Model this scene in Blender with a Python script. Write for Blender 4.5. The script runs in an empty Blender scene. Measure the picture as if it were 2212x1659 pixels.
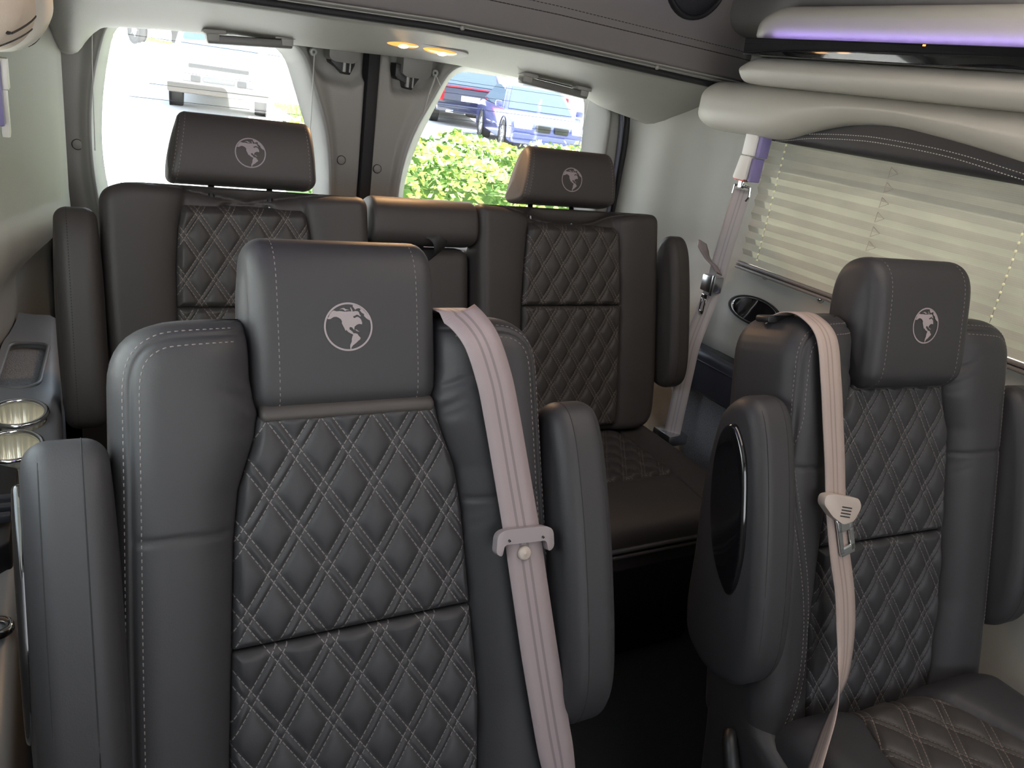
import bpy, bmesh, math, random
import numpy as np
from mathutils import Vector, Matrix
from mathutils.geometry import tessellate_polygon

rng = random.Random(7)
S = bpy.context.scene
COL = S.collection
R = math.radians

# ------------------------------------------------------------------ camera, world, sun, exposure
cam_data = bpy.data.cameras.new('camera')
cam = bpy.data.objects.new('camera', cam_data)
COL.objects.link(cam)
cam_data.sensor_fit = 'HORIZONTAL'
cam_data.sensor_width = 36.0
cam_data.lens = 1700.0 / 2212.0 * 36.0
cam_data.clip_start = 0.02
cam_data.clip_end = 500
_y, _p, _r = R(31.15), R(20.75), R(8.62)
_f = Vector((math.sin(_y) * math.cos(_p), math.cos(_y) * math.cos(_p), -math.sin(_p)))
_rt = Vector((math.cos(_y), -math.sin(_y), 0))
_up = _rt.cross(_f)
_rx = _rt * math.cos(_r) + _up * math.sin(_r)
_ux = -_rt * math.sin(_r) + _up * math.cos(_r)
_m = Matrix((_rx, _ux, -_f)).transposed().to_4x4()
_m.translation = Vector((-0.768, 0.0, 1.38))
cam.matrix_world = _m
S.camera = cam

S.view_settings.view_transform = 'Standard'
S.view_settings.look = 'None'
S.view_settings.exposure = 0.0
S.view_settings.gamma = 1.0
S.view_settings.use_curve_mapping = False
S.cycles.use_denoising = True
S.cycles.max_bounces = 10
S.cycles.transparent_max_bounces = 12
S.cycles.sample_clamp_indirect = 6.0

world = bpy.data.worlds.new('sky')
S.world = world
world.use_nodes = True
wn = world.node_tree.nodes
bg = wn['Background']
tc = wn.new('ShaderNodeTexCoord')
sep = wn.new('ShaderNodeSeparateXYZ')
ramp = wn.new('ShaderNodeValToRGB')
world.node_tree.links.new(tc.outputs['Generated'], sep.inputs[0])
world.node_tree.links.new(sep.outputs['Z'], ramp.inputs[0])
world.node_tree.links.new(ramp.outputs[0], bg.inputs['Color'])
e = ramp.color_ramp.elements
e[0].position = 0.0; e[0].color = (0.98, 0.99, 1.0, 1)
e[1].position = 0.7; e[1].color = (0.62, 0.76, 1.0, 1)
bg.inputs['Strength'].default_value = 4.2

def lamp(name, kind, loc, energy, color=(1, 1, 1), rot=(0, 0, 0), **kw):
    d = bpy.data.lights.new(name, kind)
    d.energy = energy
    d.color = color
    for k, v in kw.items():
        setattr(d, k, v)
    o = bpy.data.objects.new(name, d)
    COL.objects.link(o)
    o.location = loc
    o.rotation_euler = rot
    return o

def aim(o, target):
    d = Vector(target) - o.location
    o.rotation_euler = d.to_track_quat('-Z', 'Y').to_euler()

sun = lamp('sun', 'SUN', (8, -6, 20), 34.0, (1.0, 0.95, 0.86), angle=R(0.6))
aim(sun, (8 - 0.66, -6 + 0.10, 20 - 0.9))
# daylight entering through the windscreen and the cab's side glass, behind the camera
w1 = lamp('windscreen_daylight', 'AREA', (0.05, -1.45, 1.32), 3.2, (1.0, 0.98, 0.97), shape='RECTANGLE', size=1.6, size_y=0.75)
aim(w1, (0.05, 1.0, 0.85))
w2 = lamp('left_window_daylight', 'AREA', (-0.93, 0.85, 1.18), 3.2, (0.93, 1.0, 0.90), shape='RECTANGLE', size=1.1, size_y=0.32)
aim(w2, (0.3, 1.15, 0.7))
w4 = lamp('added_roof_fill', 'AREA', (0.25, 0.30, 1.93), 11.5, (1.0, 0.88, 0.78), shape='RECTANGLE', size=0.9, size_y=1.1)  # unseen warm fill added overhead to even out the cabin light
w3 = lamp('purple_strip_light', 'AREA', (-0.70, 0.95, 1.60), 0.9, (0.42, 0.30, 1.0), shape='RECTANGLE', size=1.1, size_y=0.05)
aim(w3, (0.9, 1.5, 0.8))

# ------------------------------------------------------------------ materials
def mat(name, base=(0.5, 0.5, 0.5), rough=0.5, metal=0.0, bump=0.0, bscale=300.0, var=0.0, vscale=8.0, spec=0.5,
        emit=None, estr=0.0, coat=0.0, sheen=0.0, bdist=0.001):
    m = bpy.data.materials.new(name)
    m.use_nodes = True
    nt = m.node_tree
    b = nt.nodes['Principled BSDF']
    b.inputs['Base Color'].default_value = (*base, 1)
    b.inputs['Roughness'].default_value = rough
    b.inputs['Metallic'].default_value = metal
    b.inputs['Specular IOR Level'].default_value = spec
    b.inputs['Coat Weight'].default_value = coat
    b.inputs['Sheen Weight'].default_value = sheen
    if emit:
        b.inputs['Emission Color'].default_value = (*emit, 1)
        b.inputs['Emission Strength'].default_value = estr
    if bump or var:
        t = nt.nodes.new('ShaderNodeTexCoord')
        if bump:
            n = nt.nodes.new('ShaderNodeTexNoise')
            n.inputs['Scale'].default_value = bscale
            n.inputs['Detail'].default_value = 2
            bp = nt.nodes.new('ShaderNodeBump')
            bp.inputs['Strength'].default_value = bump
            bp.inputs['Distance'].default_value = bdist
            nt.links.new(t.outputs['Object'], n.inputs['Vector'])
            nt.links.new(n.outputs['Fac'], bp.inputs['Height'])
            nt.links.new(bp.outputs['Normal'], b.inputs['Normal'])
        if var:
            n2 = nt.nodes.new('ShaderNodeTexNoise')
            n2.inputs['Scale'].default_value = vscale
            n2.inputs['Detail'].default_value = 4
            mx = nt.nodes.new('ShaderNodeMix')
            mx.data_type = 'RGBA'
            nt.links.new(t.outputs['Object'], n2.inputs['Vector'])
            nt.links.new(n2.outputs['Fac'], mx.inputs[0])
            mx.inputs[6].default_value = (*[c * (1 - var) for c in base], 1)
            mx.inputs[7].default_value = (*[min(1, c * (1 + var)) for c in base], 1)
            nt.links.new(mx.outputs[2], b.inputs['Base Color'])
    return m

def math_node(nt, op, a, b=None, c=None):
    n = nt.nodes.new('ShaderNodeMath')
    n.operation = op
    for i, v in enumerate((a, b, c)):
        if v is None:
            continue
        if isinstance(v, (int, float)):
            n.inputs[i].default_value = v
        else:
            nt.links.new(v, n.inputs[i])
    return n.outputs[0]

def quilt_mat(name, base, thread, ps, pt, band, width, dash=0.0075, fill=0.72, rough=0.52):
    """leather with double rows of stitching that run along a diamond lattice laid out in the panel's own metres (UV)"""
    m = mat(name, base, rough, bump=0.12, bscale=500, spec=0.35)
    nt = m.node_tree
    b = nt.nodes['Principled BSDF']
    uv = nt.nodes.new('ShaderNodeUVMap')
    sp = nt.nodes.new('ShaderNodeSeparateXYZ')
    nt.links.new(uv.outputs[0], sp.inputs[0])
    s, t = sp.outputs[0], sp.outputs[1]
    L = math.hypot(ps / 2, pt / 2)
    d, c = ps / 2 / L, pt / 2 / L
    P = ps * c
    masks = []
    for sg in (1, -1):
        p = math_node(nt, 'SUBTRACT', math_node(nt, 'MULTIPLY', s, c), math_node(nt, 'MULTIPLY', t, d * sg))
        q = math_node(nt, 'ADD', math_node(nt, 'MULTIPLY', s, d * sg), math_node(nt, 'MULTIPLY', t, c))
        fr = math_node(nt, 'SUBTRACT', math_node(nt, 'FRACT', math_node(nt, 'ADD', math_node(nt, 'DIVIDE', p, P), 0.5)), 0.5)
        dl = math_node(nt, 'ABSOLUTE', math_node(nt, 'SUBTRACT', math_node(nt, 'MULTIPLY', math_node(nt, 'ABSOLUTE', fr), P), band / 2))
        on = math_node(nt, 'LESS_THAN', dl, width / 2)
        ds = math_node(nt, 'LESS_THAN', math_node(nt, 'FRACT', math_node(nt, 'DIVIDE', q, dash)), fill)
        masks.append(math_node(nt, 'MULTIPLY', on, ds))
    mk = math_node(nt, 'MAXIMUM', masks[0], masks[1])
    mx = nt.nodes.new('ShaderNodeMix')
    mx.data_type = 'RGBA'
    nt.links.new(mk, mx.inputs[0])
    mx.inputs[6].default_value = (*base, 1)
    mx.inputs[7].default_value = (*thread, 1)
    nt.links.new(mx.outputs[2], b.inputs['Base Color'])
    rr = math_node(nt, 'ADD', math_node(nt, 'MULTIPLY', mk, 0.4), rough)
    nt.links.new(rr, b.inputs['Roughness'])
    return m

LEA = (0.030, 0.029, 0.031)
leather = mat('charcoal_leather', LEA, 0.52, spec=0.35, bump=0.12, bscale=500)
leather_b = mat('dark_leather', (0.048, 0.042, 0.039), 0.52, spec=0.35, bump=0.12, bscale=500)
thread = mat('grey_thread', (0.155, 0.135, 0.128), 0.8)
thread_b = mat('taupe_thread', (0.20, 0.165, 0.145), 0.8)
thread_k = mat('black_thread', (0.012, 0.012, 0.012), 0.8)
embroid = mat('silver_embroidery', (0.27, 0.23, 0.235), 0.7, bump=0.5, bscale=900)
quilt_a = quilt_mat('quilted_leather', LEA, (0.165, 0.145, 0.14), 0.0655, 0.098, 0.0115, 0.0011)
quilt_b = quilt_mat('quilted_leather_small', (0.046, 0.041, 0.038), (0.20, 0.165, 0.14), 0.0585, 0.0885, 0.0085, 0.0011)
quilt_c = quilt_mat('quilted_leather_seat', (0.046, 0.041, 0.038), (0.22, 0.175, 0.15), 0.085, 0.12, 0.012, 0.0012)
trim_grey = mat('grey_vinyl', (0.275, 0.268, 0.243), 0.5, bump=0.15, bscale=260)
pad_grey = mat('padded_grey_vinyl', (0.43, 0.41, 0.36), 0.47, bump=0.1, bscale=300)
head_grey = mat('headliner_vinyl', (0.235, 0.23, 0.208), 0.52, bump=0.25, bscale=220)
fascia_grey = mat('fascia_vinyl', (0.150, 0.138, 0.134), 0.5, bump=0.15, bscale=300)
door_grey = mat('door_plastic', (0.27, 0.265, 0.245), 0.5, bump=0.15, bscale=300)
bezel_grey = mat('bezel_plastic', (0.34, 0.345, 0.33), 0.45)
black_plastic = mat('black_plastic', (0.012, 0.012, 0.013), 0.45)
black_rubber = mat('black_rubber', (0.010, 0.010, 0.011), 0.7)
gloss_black = mat('gloss_black', (0.006, 0.006, 0.007), 0.06, coat=0.6)
carpet = mat('black_carpet', (0.012, 0.012, 0.012), 0.95, bump=0.8, bscale=400, bdist=0.003)
grey_carpet = mat('grey_carpet', (0.20, 0.20, 0.205), 0.95, bump=1.0, bscale=350, var=0.4, vscale=220, bdist=0.004)
console_vinyl = mat('console_vinyl', (0.17, 0.175, 0.185), 0.38, bump=0.1, bscale=300)
navy = mat('navy_vinyl', (0.030, 0.032, 0.042), 0.42, bump=0.12, bscale=400)
chrome = mat('chrome', (0.78, 0.80, 0.82), 0.10, 1.0)
steel = mat('brushed_steel', (0.62, 0.64, 0.66), 0.25, 1.0)
beige_plastic = mat('beige_plastic', (0.40, 0.34, 0.30), 0.45)
mauve_plastic = mat('grey_mauve_plastic', (0.23, 0.195, 0.20), 0.42)
white_plastic = mat('white_plastic', (0.72, 0.70, 0.66), 0.4)
purple_plastic = mat('lilac_plastic', (0.20, 0.17, 0.36), 0.45)
red_plastic = mat('red_plastic', (0.6, 0.05, 0.02), 0.4)
bulb_glow = mat('bulb_glow', (1, 0.6, 0.25), 0.3, emit=(1.0, 0.62, 0.26), estr=16)
lens_amber = mat('amber_lens', (0.9, 0.42, 0.12), 0.15, emit=(1.0, 0.36, 0.08), estr=1.3)
led_glow = mat('led_glow', (0.6, 0.5, 1.0), 0.3, emit=(0.40, 0.28, 1.0), estr=40)
led_red = mat('indicator_glow', (1, 0.2, 0.05), 0.3, emit=(1.0, 0.2, 0.03), estr=6)
string_m = mat('cord_white', (0.6, 0.6, 0.58), 0.7)

def webbing_mat(name, base, dark):
    m = mat(name, base, 0.55)
    nt = m.node_tree
    b = nt.nodes['Principled BSDF']
    uv = nt.nodes.new('ShaderNodeUVMap')
    sp = nt.nodes.new('ShaderNodeSeparateXYZ')
    nt.links.new(uv.outputs[0], sp.inputs[0])
    u, v = sp.outputs[0], sp.outputs[1]
    # five woven ribs across the strap and a fine diagonal weave
    a = math_node(nt, 'ABSOLUTE', math_node(nt, 'SUBTRACT', u, 0.5))
    r1 = math_node(nt, 'LESS_THAN', math_node(nt, 'ABSOLUTE', math_node(nt, 'SUBTRACT', a, 0.10)), 0.035)
    wv = math_node(nt, 'SINE', math_node(nt, 'ADD', math_node(nt, 'MULTIPLY', u, 150.0), math_node(nt, 'MULTIPLY', v, 2600.0)))
    wv2 = math_node(nt, 'SINE', math_node(nt, 'SUBTRACT', math_node(nt, 'MULTIPLY', u, 150.0), math_node(nt, 'MULTIPLY', v, 2600.0)))
    h = math_node(nt, 'ADD', math_node(nt, 'MULTIPLY', math_node(nt, 'MULTIPLY', wv, wv2), 0.35), 0.5)
    f = math_node(nt, 'ADD', math_node(nt, 'MULTIPLY', r1, 0.55), math_node(nt, 'MULTIPLY', h, 0.4))
    mx = nt.nodes.new('ShaderNodeMix')
    mx.data_type = 'RGBA'
    nt.links.new(f, mx.inputs[0])
    mx.inputs[6].default_value = (*base, 1)
    mx.inputs[7].default_value = (*dark, 1)
    nt.links.new(mx.outputs[2], b.inputs['Base Color'])
    bp = nt.nodes.new('ShaderNodeBump')
    bp.inputs['Strength'].default_value = 0.25
    bp.inputs['Distance'].default_value = 0.0006
    nt.links.new(h, bp.inputs['Height'])
    nt.links.new(bp.outputs['Normal'], b.inputs['Normal'])
    return m

web_a = webbing_mat('mauve_webbing', (0.29, 0.235, 0.24), (0.13, 0.105, 0.11))
web_c = webbing_mat('taupe_webbing', (0.36, 0.285, 0.255), (0.20, 0.155, 0.135))
web_b = webbing_mat('grey_webbing', (0.47, 0.44, 0.44), (0.30, 0.28, 0.29))
web_k = webbing_mat('black_webbing', (0.02, 0.018, 0.018), (0.012, 0.011, 0.011))

def glass_mat(name, tint=(0.96, 0.98, 0.97), refl=0.06):
    m = bpy.data.materials.new(name)
    m.use_nodes = True
    nt = m.node_tree
    for n in list(nt.nodes):
        if n.type != 'OUTPUT_MATERIAL':
            nt.nodes.remove(n)
    o = [n for n in nt.nodes if n.type == 'OUTPUT_MATERIAL'][0]
    tr = nt.nodes.new('ShaderNodeBsdfTransparent')
    tr.inputs[0].default_value = (*tint, 1)
    gl = nt.nodes.new('ShaderNodeBsdfGlossy')
    gl.inputs['Roughness'].default_value = 0.02
    mx = nt.nodes.new('ShaderNodeMixShader')
    mx.inputs[0].default_value = refl
    nt.links.new(tr.outputs[0], mx.inputs[1])
    nt.links.new(gl.outputs[0], mx.inputs[2])
    nt.links.new(mx.outputs[0], o.inputs[0])
    return m

glass = glass_mat('window_glass')

def blind_material():
    m = bpy.data.materials.new('pleated_fabric')
    m.use_nodes = True
    nt = m.node_tree
    o = [n for n in nt.nodes if n.type == 'OUTPUT_MATERIAL'][0]
    b = nt.nodes['Principled BSDF']
    b.inputs['Roughness'].default_value = 0.8
    t = nt.nodes.new('ShaderNodeTexCoord')
    sp = nt.nodes.new('ShaderNodeSeparateXYZ')
    nt.links.new(t.outputs['Object'], sp.inputs[0])
    n = nt.nodes.new('ShaderNodeTexNoise')
    n.inputs['Scale'].default_value = 9
    n.inputs['Detail'].default_value = 5
    mp = nt.nodes.new('ShaderNodeMapping')
    mp.inputs['Scale'].default_value = (1, 1.0, 4.0)
    nt.links.new(t.outputs['Object'], mp.inputs[0])
    nt.links.new(mp.outputs[0], n.inputs['Vector'])
    ribs = math_node(nt, 'ADD', math_node(nt, 'MULTIPLY', math_node(nt, 'SINE', math_node(nt, 'MULTIPLY', sp.outputs[2], 2 * math.pi / 0.0042)), 0.14), 0.5)
    f = math_node(nt, 'ADD', math_node(nt, 'MULTIPLY', n.outputs['Fac'], 0.7), math_node(nt, 'MULTIPLY', ribs, 0.4))
    mx = nt.nodes.new('ShaderNodeMix')
    mx.data_type = 'RGBA'
    nt.links.new(f, mx.inputs[0])
    mx.inputs[6].default_value = (0.36, 0.355, 0.315, 1)
    mx.inputs[7].default_value = (0.56, 0.555, 0.485, 1)
    nt.links.new(mx.outputs[2], b.inputs['Base Color'])
    tl = nt.nodes.new('ShaderNodeBsdfTranslucent')
    nt.links.new(mx.outputs[2], tl.inputs[0])
    ms = nt.nodes.new('ShaderNodeMixShader')
    ms.inputs[0].default_value = 0.30
    nt.links.new(b.outputs[0], ms.inputs[1])
    nt.links.new(tl.outputs[0], ms.inputs[2])
    nt.links.new(ms.outputs[0], o.inputs[0])
    return m

blind_m = blind_material()

# ------------------------------------------------------------------ mesh helpers
class MB:
    def __init__(self):
        self.V, self.F, self.M, self.U, self.n = [], [], [], [], 0

    def add(self, V, F, m=0, uv=None):
        V = np.asarray(V, float)
        self.V.append(V)
        self.U.append(np.zeros((len(V), 2)) if uv is None else np.asarray(uv, float))
        k = self.n
        self.F += [tuple(i + k for i in f) for f in F]
        self.M += [m] * len(F)
        self.n += len(V)
        return self

    def box(self, x0, x1, y0, y1, z0, z1, r=0.0, seg=2, m=0, tf=None):
        bm = bmesh.new()
        bmesh.ops.create_cube(bm, size=1.0)
        for v in bm.verts:
            v.co = Vector(((x0 + x1) / 2 + v.co.x * (x1 - x0), (y0 + y1) / 2 + v.co.y * (y1 - y0), (z0 + z1) / 2 + v.co.z * (z1 - z0)))
        return self.from_bm(bm, r, seg, m, tf)

    def from_bm(self, bm, r=0.0, seg=2, m=0, tf=None):
        if r > 0:
            bmesh.ops.bevel(bm, geom=bm.edges[:], offset=r, segments=seg, profile=0.5, affect='EDGES', clamp_overlap=True)
        bmesh.ops.recalc_face_normals(bm, faces=bm.faces[:])
        bm.verts.index_update()
        V = np.array([v.co[:] for v in bm.verts])
        F = [tuple(v.index for v in f.verts) for f in bm.faces]
        bm.free()
        if tf is not None:
            V = tf(V)
        return self.add(V, F, m)

    def prism(self, poly, a, b, fn, r=0.0, seg=2, m=0):
        """poly: list of 2D points; fn(p, q, depth) -> xyz; solid between depths a and b"""
        bm = bmesh.new()
        lo = [bm.verts.new(fn(p[0], p[1], a)) for p in poly]
        hi = [bm.verts.new(fn(p[0], p[1], b)) for p in poly]
        n = len(poly)
        bm.faces.new(lo[::-1])
        bm.faces.new(hi)
        for i in range(n):
            j = (i + 1) % n
            bm.faces.new((lo[i], lo[j], hi[j], hi[i]))
        return self.from_bm(bm, r, seg, m)

    def tube(self, path, rad, n=8, m=0, cap=True):
        P = [Vector(p) for p in path]
        V, F = [], []
        for i, p in enumerate(P):
            d = (P[min(i + 1, len(P) - 1)] - P[max(i - 1, 0)]).normalized()
            a = d.cross(Vector((0, 0, 1)))
            if a.length < 1e-3:
                a = d.cross(Vector((0, 1, 0)))
            a.normalize()
            b = d.cross(a)
            rr = rad[i] if isinstance(rad, (list, tuple)) else rad
            for k in range(n):
                t = 2 * math.pi * k / n
                V.append(p + (a * math.cos(t) + b * math.sin(t)) * rr)
        for i in range(len(P) - 1):
            for k in range(n):
                k2 = (k + 1) % n
                F.append((i * n + k, i * n + k2, (i + 1) * n + k2, (i + 1) * n + k))
        if cap:
            F.append(tuple(range(n))[::-1])
            F.append(tuple((len(P) - 1) * n + k for k in range(n)))
        return self.add([v[:] for v in V], F, m)

    def lathe(self, prof, center, axis='z', n=32, m=0):
        """prof: list of (radius, height) revolved about the axis"""
        V, F = [], []
        for r, h in prof:
            for k in range(n):
                t = 2 * math.pi * k / n
                c, s = r * math.cos(t), r * math.sin(t)
                V.append({'z': (c, s, h), 'y': (c, h, s), 'x': (h, c, s)}[axis])
        for i in range(len(prof) - 1):
            for k in range(n):
                k2 = (k + 1) % n
                F.append((i * n + k, i * n + k2, (i + 1) * n + k2, (i + 1) * n + k))
        return self.add(np.array(V) + np.array(center), F, m)

    def build(self, name, mats, parent=None, smooth=True, angle=None, fix=False):
        me = bpy.data.meshes.new(name)
        V = np.concatenate(self.V)
        me.from_pydata(V.tolist(), [], self.F)
        if not isinstance(mats, (list, tuple)):
            mats = [mats]
        for mm in mats:
            me.materials.append(mm)
        me.polygons.foreach_set('material_index', self.M)
        if smooth:
            me.polygons.foreach_set('use_smooth', [True] * len(self.F))
        U = np.concatenate(self.U)
        if np.abs(U).sum() > 0:
            uvl = me.uv_layers.new(name='UVMap')
            li = np.empty(len(me.loops), dtype=np.int32)
            me.loops.foreach_get('vertex_index', li)
            uvl.data.foreach_set('uv', U[li].astype(np.float32).ravel())
        me.update()
        if fix:
            bm = bmesh.new()
            bm.from_mesh(me)
            bmesh.ops.recalc_face_normals(bm, faces=bm.faces[:])
            bm.to_mesh(me)
            bm.free()
        if angle:
            me.set_sharp_from_angle(angle=R(angle))
        o = bpy.data.objects.new(name, me)
        COL.objects.link(o)
        if parent is not None:
            o.parent = parent
        return o

def tag(o, label=None, cat=None, group=None, kind=None):
    for k, v in (('label', label), ('category', cat), ('group', group), ('kind', kind)):
        if v:
            o[k] = v
    return o

def thing(name, label, cat, loc=(0, 0, 0), rz=0.0, group=None):
    o = bpy.data.objects.new(name, None)
    COL.objects.link(o)
    o.empty_display_size = 0.05
    o.location = loc
    o.rotation_euler = (0, 0, rz)
    return tag(o, label, cat, group)

def struct(o):
    return tag(o, kind='structure')

def ilerp(tab, x):
    tab = np.array(tab, float)
    return np.interp(x, tab[:, 0], tab[:, 1])

def sstep(a, b, x):
    t = np.clip((x - a) / (b - a), 0, 1)
    return t * t * (3 - 2 * t)

def rounded(pts, default=0.02, n=6):
    """closed polygon with quadratic corners; points are (s, t) or (s, t, radius)"""
    P = [np.array(p[:2], float) for p in pts]
    Rr = [p[2] if len(p) > 2 else default for p in pts]
    out = []
    N = len(P)
    for i in range(N):
        a, b, c = P[i - 1], P[i], P[(i + 1) % N]
        la, lc = np.linalg.norm(a - b), np.linalg.norm(c - b)
        r = min(Rr[i], la * 0.49, lc * 0.49)
        if r < 1e-5:
            out.append(b)
            continue
        p0, p1 = b + (a - b) / la * r, b + (c - b) / lc * r
        for k in range(n + 1):
            t = k / n
            out.append((1 - t) ** 2 * p0 + 2 * t * (1 - t) * b + t * t * p1)
    return np.array(out)

def catmull(pts, n=8, closed=False):
    P = [np.array(p, float) for p in pts]
    N = len(P)
    out = []
    for i in range(N if closed else N - 1):
        p0 = P[i - 1] if (closed or i > 0) else 2 * P[0] - P[1]
        p1, p2 = P[i], P[(i + 1) % N]
        p3 = P[(i + 2) % N] if (closed or i + 2 < N) else 2 * P[-1] - P[-2]
        for k in range(n):
            t = k / n
            out.append(0.5 * ((2 * p1) + (-p0 + p2) * t + (2 * p0 - 5 * p1 + 4 * p2 - p3) * t * t + (-p0 + 3 * p1 - 3 * p2 + p3) * t ** 3))
    if not closed:
        out.append(P[-1])
    return np.array(out)

def pdist(s, t, poly, closed=True):
    """distance from points to a polyline"""
    s = np.asarray(s, float); t = np.asarray(t, float)
    A = np.asarray(poly, float)
    B = np.roll(A, -1, axis=0) if closed else A[1:]
    if not closed:
        A = A[:-1]
    best = np.full(s.shape, 1e9)
    for (ax, ay), (bx, by) in zip(A, B):
        dx, dy = bx - ax, by - ay
        L = dx * dx + dy * dy
        if L < 1e-14:
            continue
        k = np.clip(((s - ax) * dx + (t - ay) * dy) / L, 0, 1)
        best = np.minimum(best, (s - ax - k * dx) ** 2 + (t - ay - k * dy) ** 2)
    return np.sqrt(best)

def rnd(d, r):
    if r <= 0:
        return np.zeros_like(d)
    q = r - np.minimum(d, r)
    return r - np.sqrt(np.maximum(r * r - q * q, 0))

def clus(n, k=0.55):
    x = np.linspace(0, 1, n + 1)
    return k * (0.5 - 0.5 * np.cos(np.pi * x)) + (1 - k) * x

def span(poly, t):
    A = poly; B = np.roll(A, -1, axis=0)
    lo, hi = 1e9, -1e9
    for a, b in zip(A, B):
        if (a[1] - t) * (b[1] - t) <= 0 and a[1] != b[1]:
            x = a[0] + (b[0] - a[0]) * (t - a[1]) / (b[1] - a[1])
            lo, hi = min(lo, x), max(hi, x)
    return lo, hi

FRONT = lambda s, t, w: np.stack([s, -w, t], -1)      # upright panel: s across, t up, w towards the sitter (-y)
FLAT = lambda s, t, w: np.stack([s, -t, w], -1)       # lying panel: t forward (-y), w up
SIDE = lambda s, t, w: np.stack([-w, s, t], -1)       # panel on the right wall: s along y, t up, w into the cabin
SIDEL = lambda s, t, w: np.stack([w, s, t], -1)       # the same on the left wall

def pillow(mb, outline, nr, nc, front, back, fmap, r=0.02, rb=0.02, m=0, uv0=(0, 0)):
    """closed cushion: front(s,t,d) and back(s,t,d) are depths of the two faces, rounded over towards the outline"""
    t0, t1 = outline[:, 1].min(), outline[:, 1].max()
    T = t0 + (t1 - t0) * clus(nr)
    T[0] += 1e-5; T[-1] -= 1e-5
    cc = clus(nc)
    Sg = np.empty((nr + 1, nc + 1)); Tg = np.empty_like(Sg)
    for j, t in enumerate(T):
        a, b = span(outline, t)
        Sg[j] = a + (b - a) * cc
        Tg[j] = t
    d = pdist(Sg, Tg, outline)
    d[0] = 0; d[-1] = 0; d[:, 0] = 0; d[:, -1] = 0
    wf = front(Sg, Tg, d) - rnd(d, r)
    wb = back(Sg, Tg, d) + rnd(d, rb)
    wb = np.minimum(wb, wf - 0.001)
    Vf = fmap(Sg, Tg, wf).reshape(-1, 3)
    Vb = fmap(Sg, Tg, wb).reshape(-1, 3)
    N = (nr + 1) * (nc + 1)
    idx = np.arange(N).reshape(nr + 1, nc + 1)
    q = np.stack([idx[:-1, :-1], idx[:-1, 1:], idx[1:, 1:], idx[1:, :-1]], -1).reshape(-1, 4)
    F = q.tolist() + (q[:, ::-1] + N).tolist()
    ring = idx[0, :].tolist() + idx[1:, -1].tolist() + idx[-1, -2::-1].tolist() + idx[-2:0:-1, 0].tolist()
    for i in range(len(ring)):
        a, b = ring[i], ring[(i + 1) % len(ring)]
        F.append((a, a + N, b + N, b))
    # orientation
    V = np.concatenate([Vf, Vb])
    a, b, c = V[q[:, 0]], V[q[:, 1]], V[q[:, 2]]
    nrm = np.cross(b - a, c - a).sum(0)
    out = (fmap(np.array([0.]), np.array([0.]), np.array([1.])) - fmap(np.array([0.]), np.array([0.]), np.array([0.])))[0]
    if nrm @ out < 0:
        F = [f[::-1] for f in F]
    uv = np.stack([Sg - uv0[0], Tg - uv0[1]], -1).reshape(-1, 2)
    mb.add(V, F, m, np.concatenate([uv, uv]))

def dashes(mb, P, Nn, L=0.0055, gap=0.0022, wd=0.0013, h=0.0006, m=1):
    """a row of short raised stitches along a 3-D path with surface normals"""
    P = np.asarray(P, float); Nn = np.asarray(Nn, float)
    if Nn.ndim == 1:
        Nn = np.tile(Nn, (len(P), 1))
    seg = np.linalg.norm(np.diff(P, axis=0), axis=1)
    cum = np.concatenate([[0], np.cumsum(seg)])
    x = 0.0
    V, F = [], []
    def at(q):
        return np.array([np.interp(q, cum, P[:, k]) for k in range(3)])
    while x + L < cum[-1]:
        a, b = at(x), at(x + L)
        i = min(np.searchsorted(cum, x), len(P) - 1)
        nn = Nn[i] / (np.linalg.norm(Nn[i]) + 1e-9)
        d = b - a
        d /= np.linalg.norm(d) + 1e-9
        sd = np.cross(d, nn) * wd / 2
        k = len(V)
        up, dn = nn * h, -nn * 0.0008
        tp = d * L * 0.18
        V += [a - sd + dn, a + sd + dn, b + sd + dn, b - sd + dn, a - sd * 0.7 + up + tp, a + sd * 0.7 + up + tp, b + sd * 0.7 + up - tp, b - sd * 0.7 + up - tp]
        F += [(k + 4, k + 5, k + 6, k + 7), (k, k + 1, k + 5, k + 4), (k + 1, k + 2, k + 6, k + 5), (k + 2, k + 3, k + 7, k + 6), (k + 3, k, k + 4, k + 7)]
        x += L + gap
    if V:
        mb.add(V, F, m)

def stitch_on(mb, path, surf, fmap, **kw):
    p = np.asarray(path, float)
    # resample
    seg = np.linalg.norm(np.diff(p, axis=0), axis=1)
    cum = np.concatenate([[0], np.cumsum(seg)])
    q = np.linspace(0, cum[-1], max(8, int(cum[-1] / 0.004)))
    s, t = np.interp(q, cum, p[:, 0]), np.interp(q, cum, p[:, 1])
    w = surf(s, t)
    e_ = 1e-3
    P = fmap(s, t, w)
    a = fmap(s + e_, t, surf(s + e_, t)) - P
    b = fmap(s, t + e_, surf(s, t + e_)) - P
    n = np.cross(a, b)
    o = fmap(s, t, w + 1e-3) - P
    n *= np.sign((n * o).sum(1))[:, None]
    dashes(mb, P, n, **kw)

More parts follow.
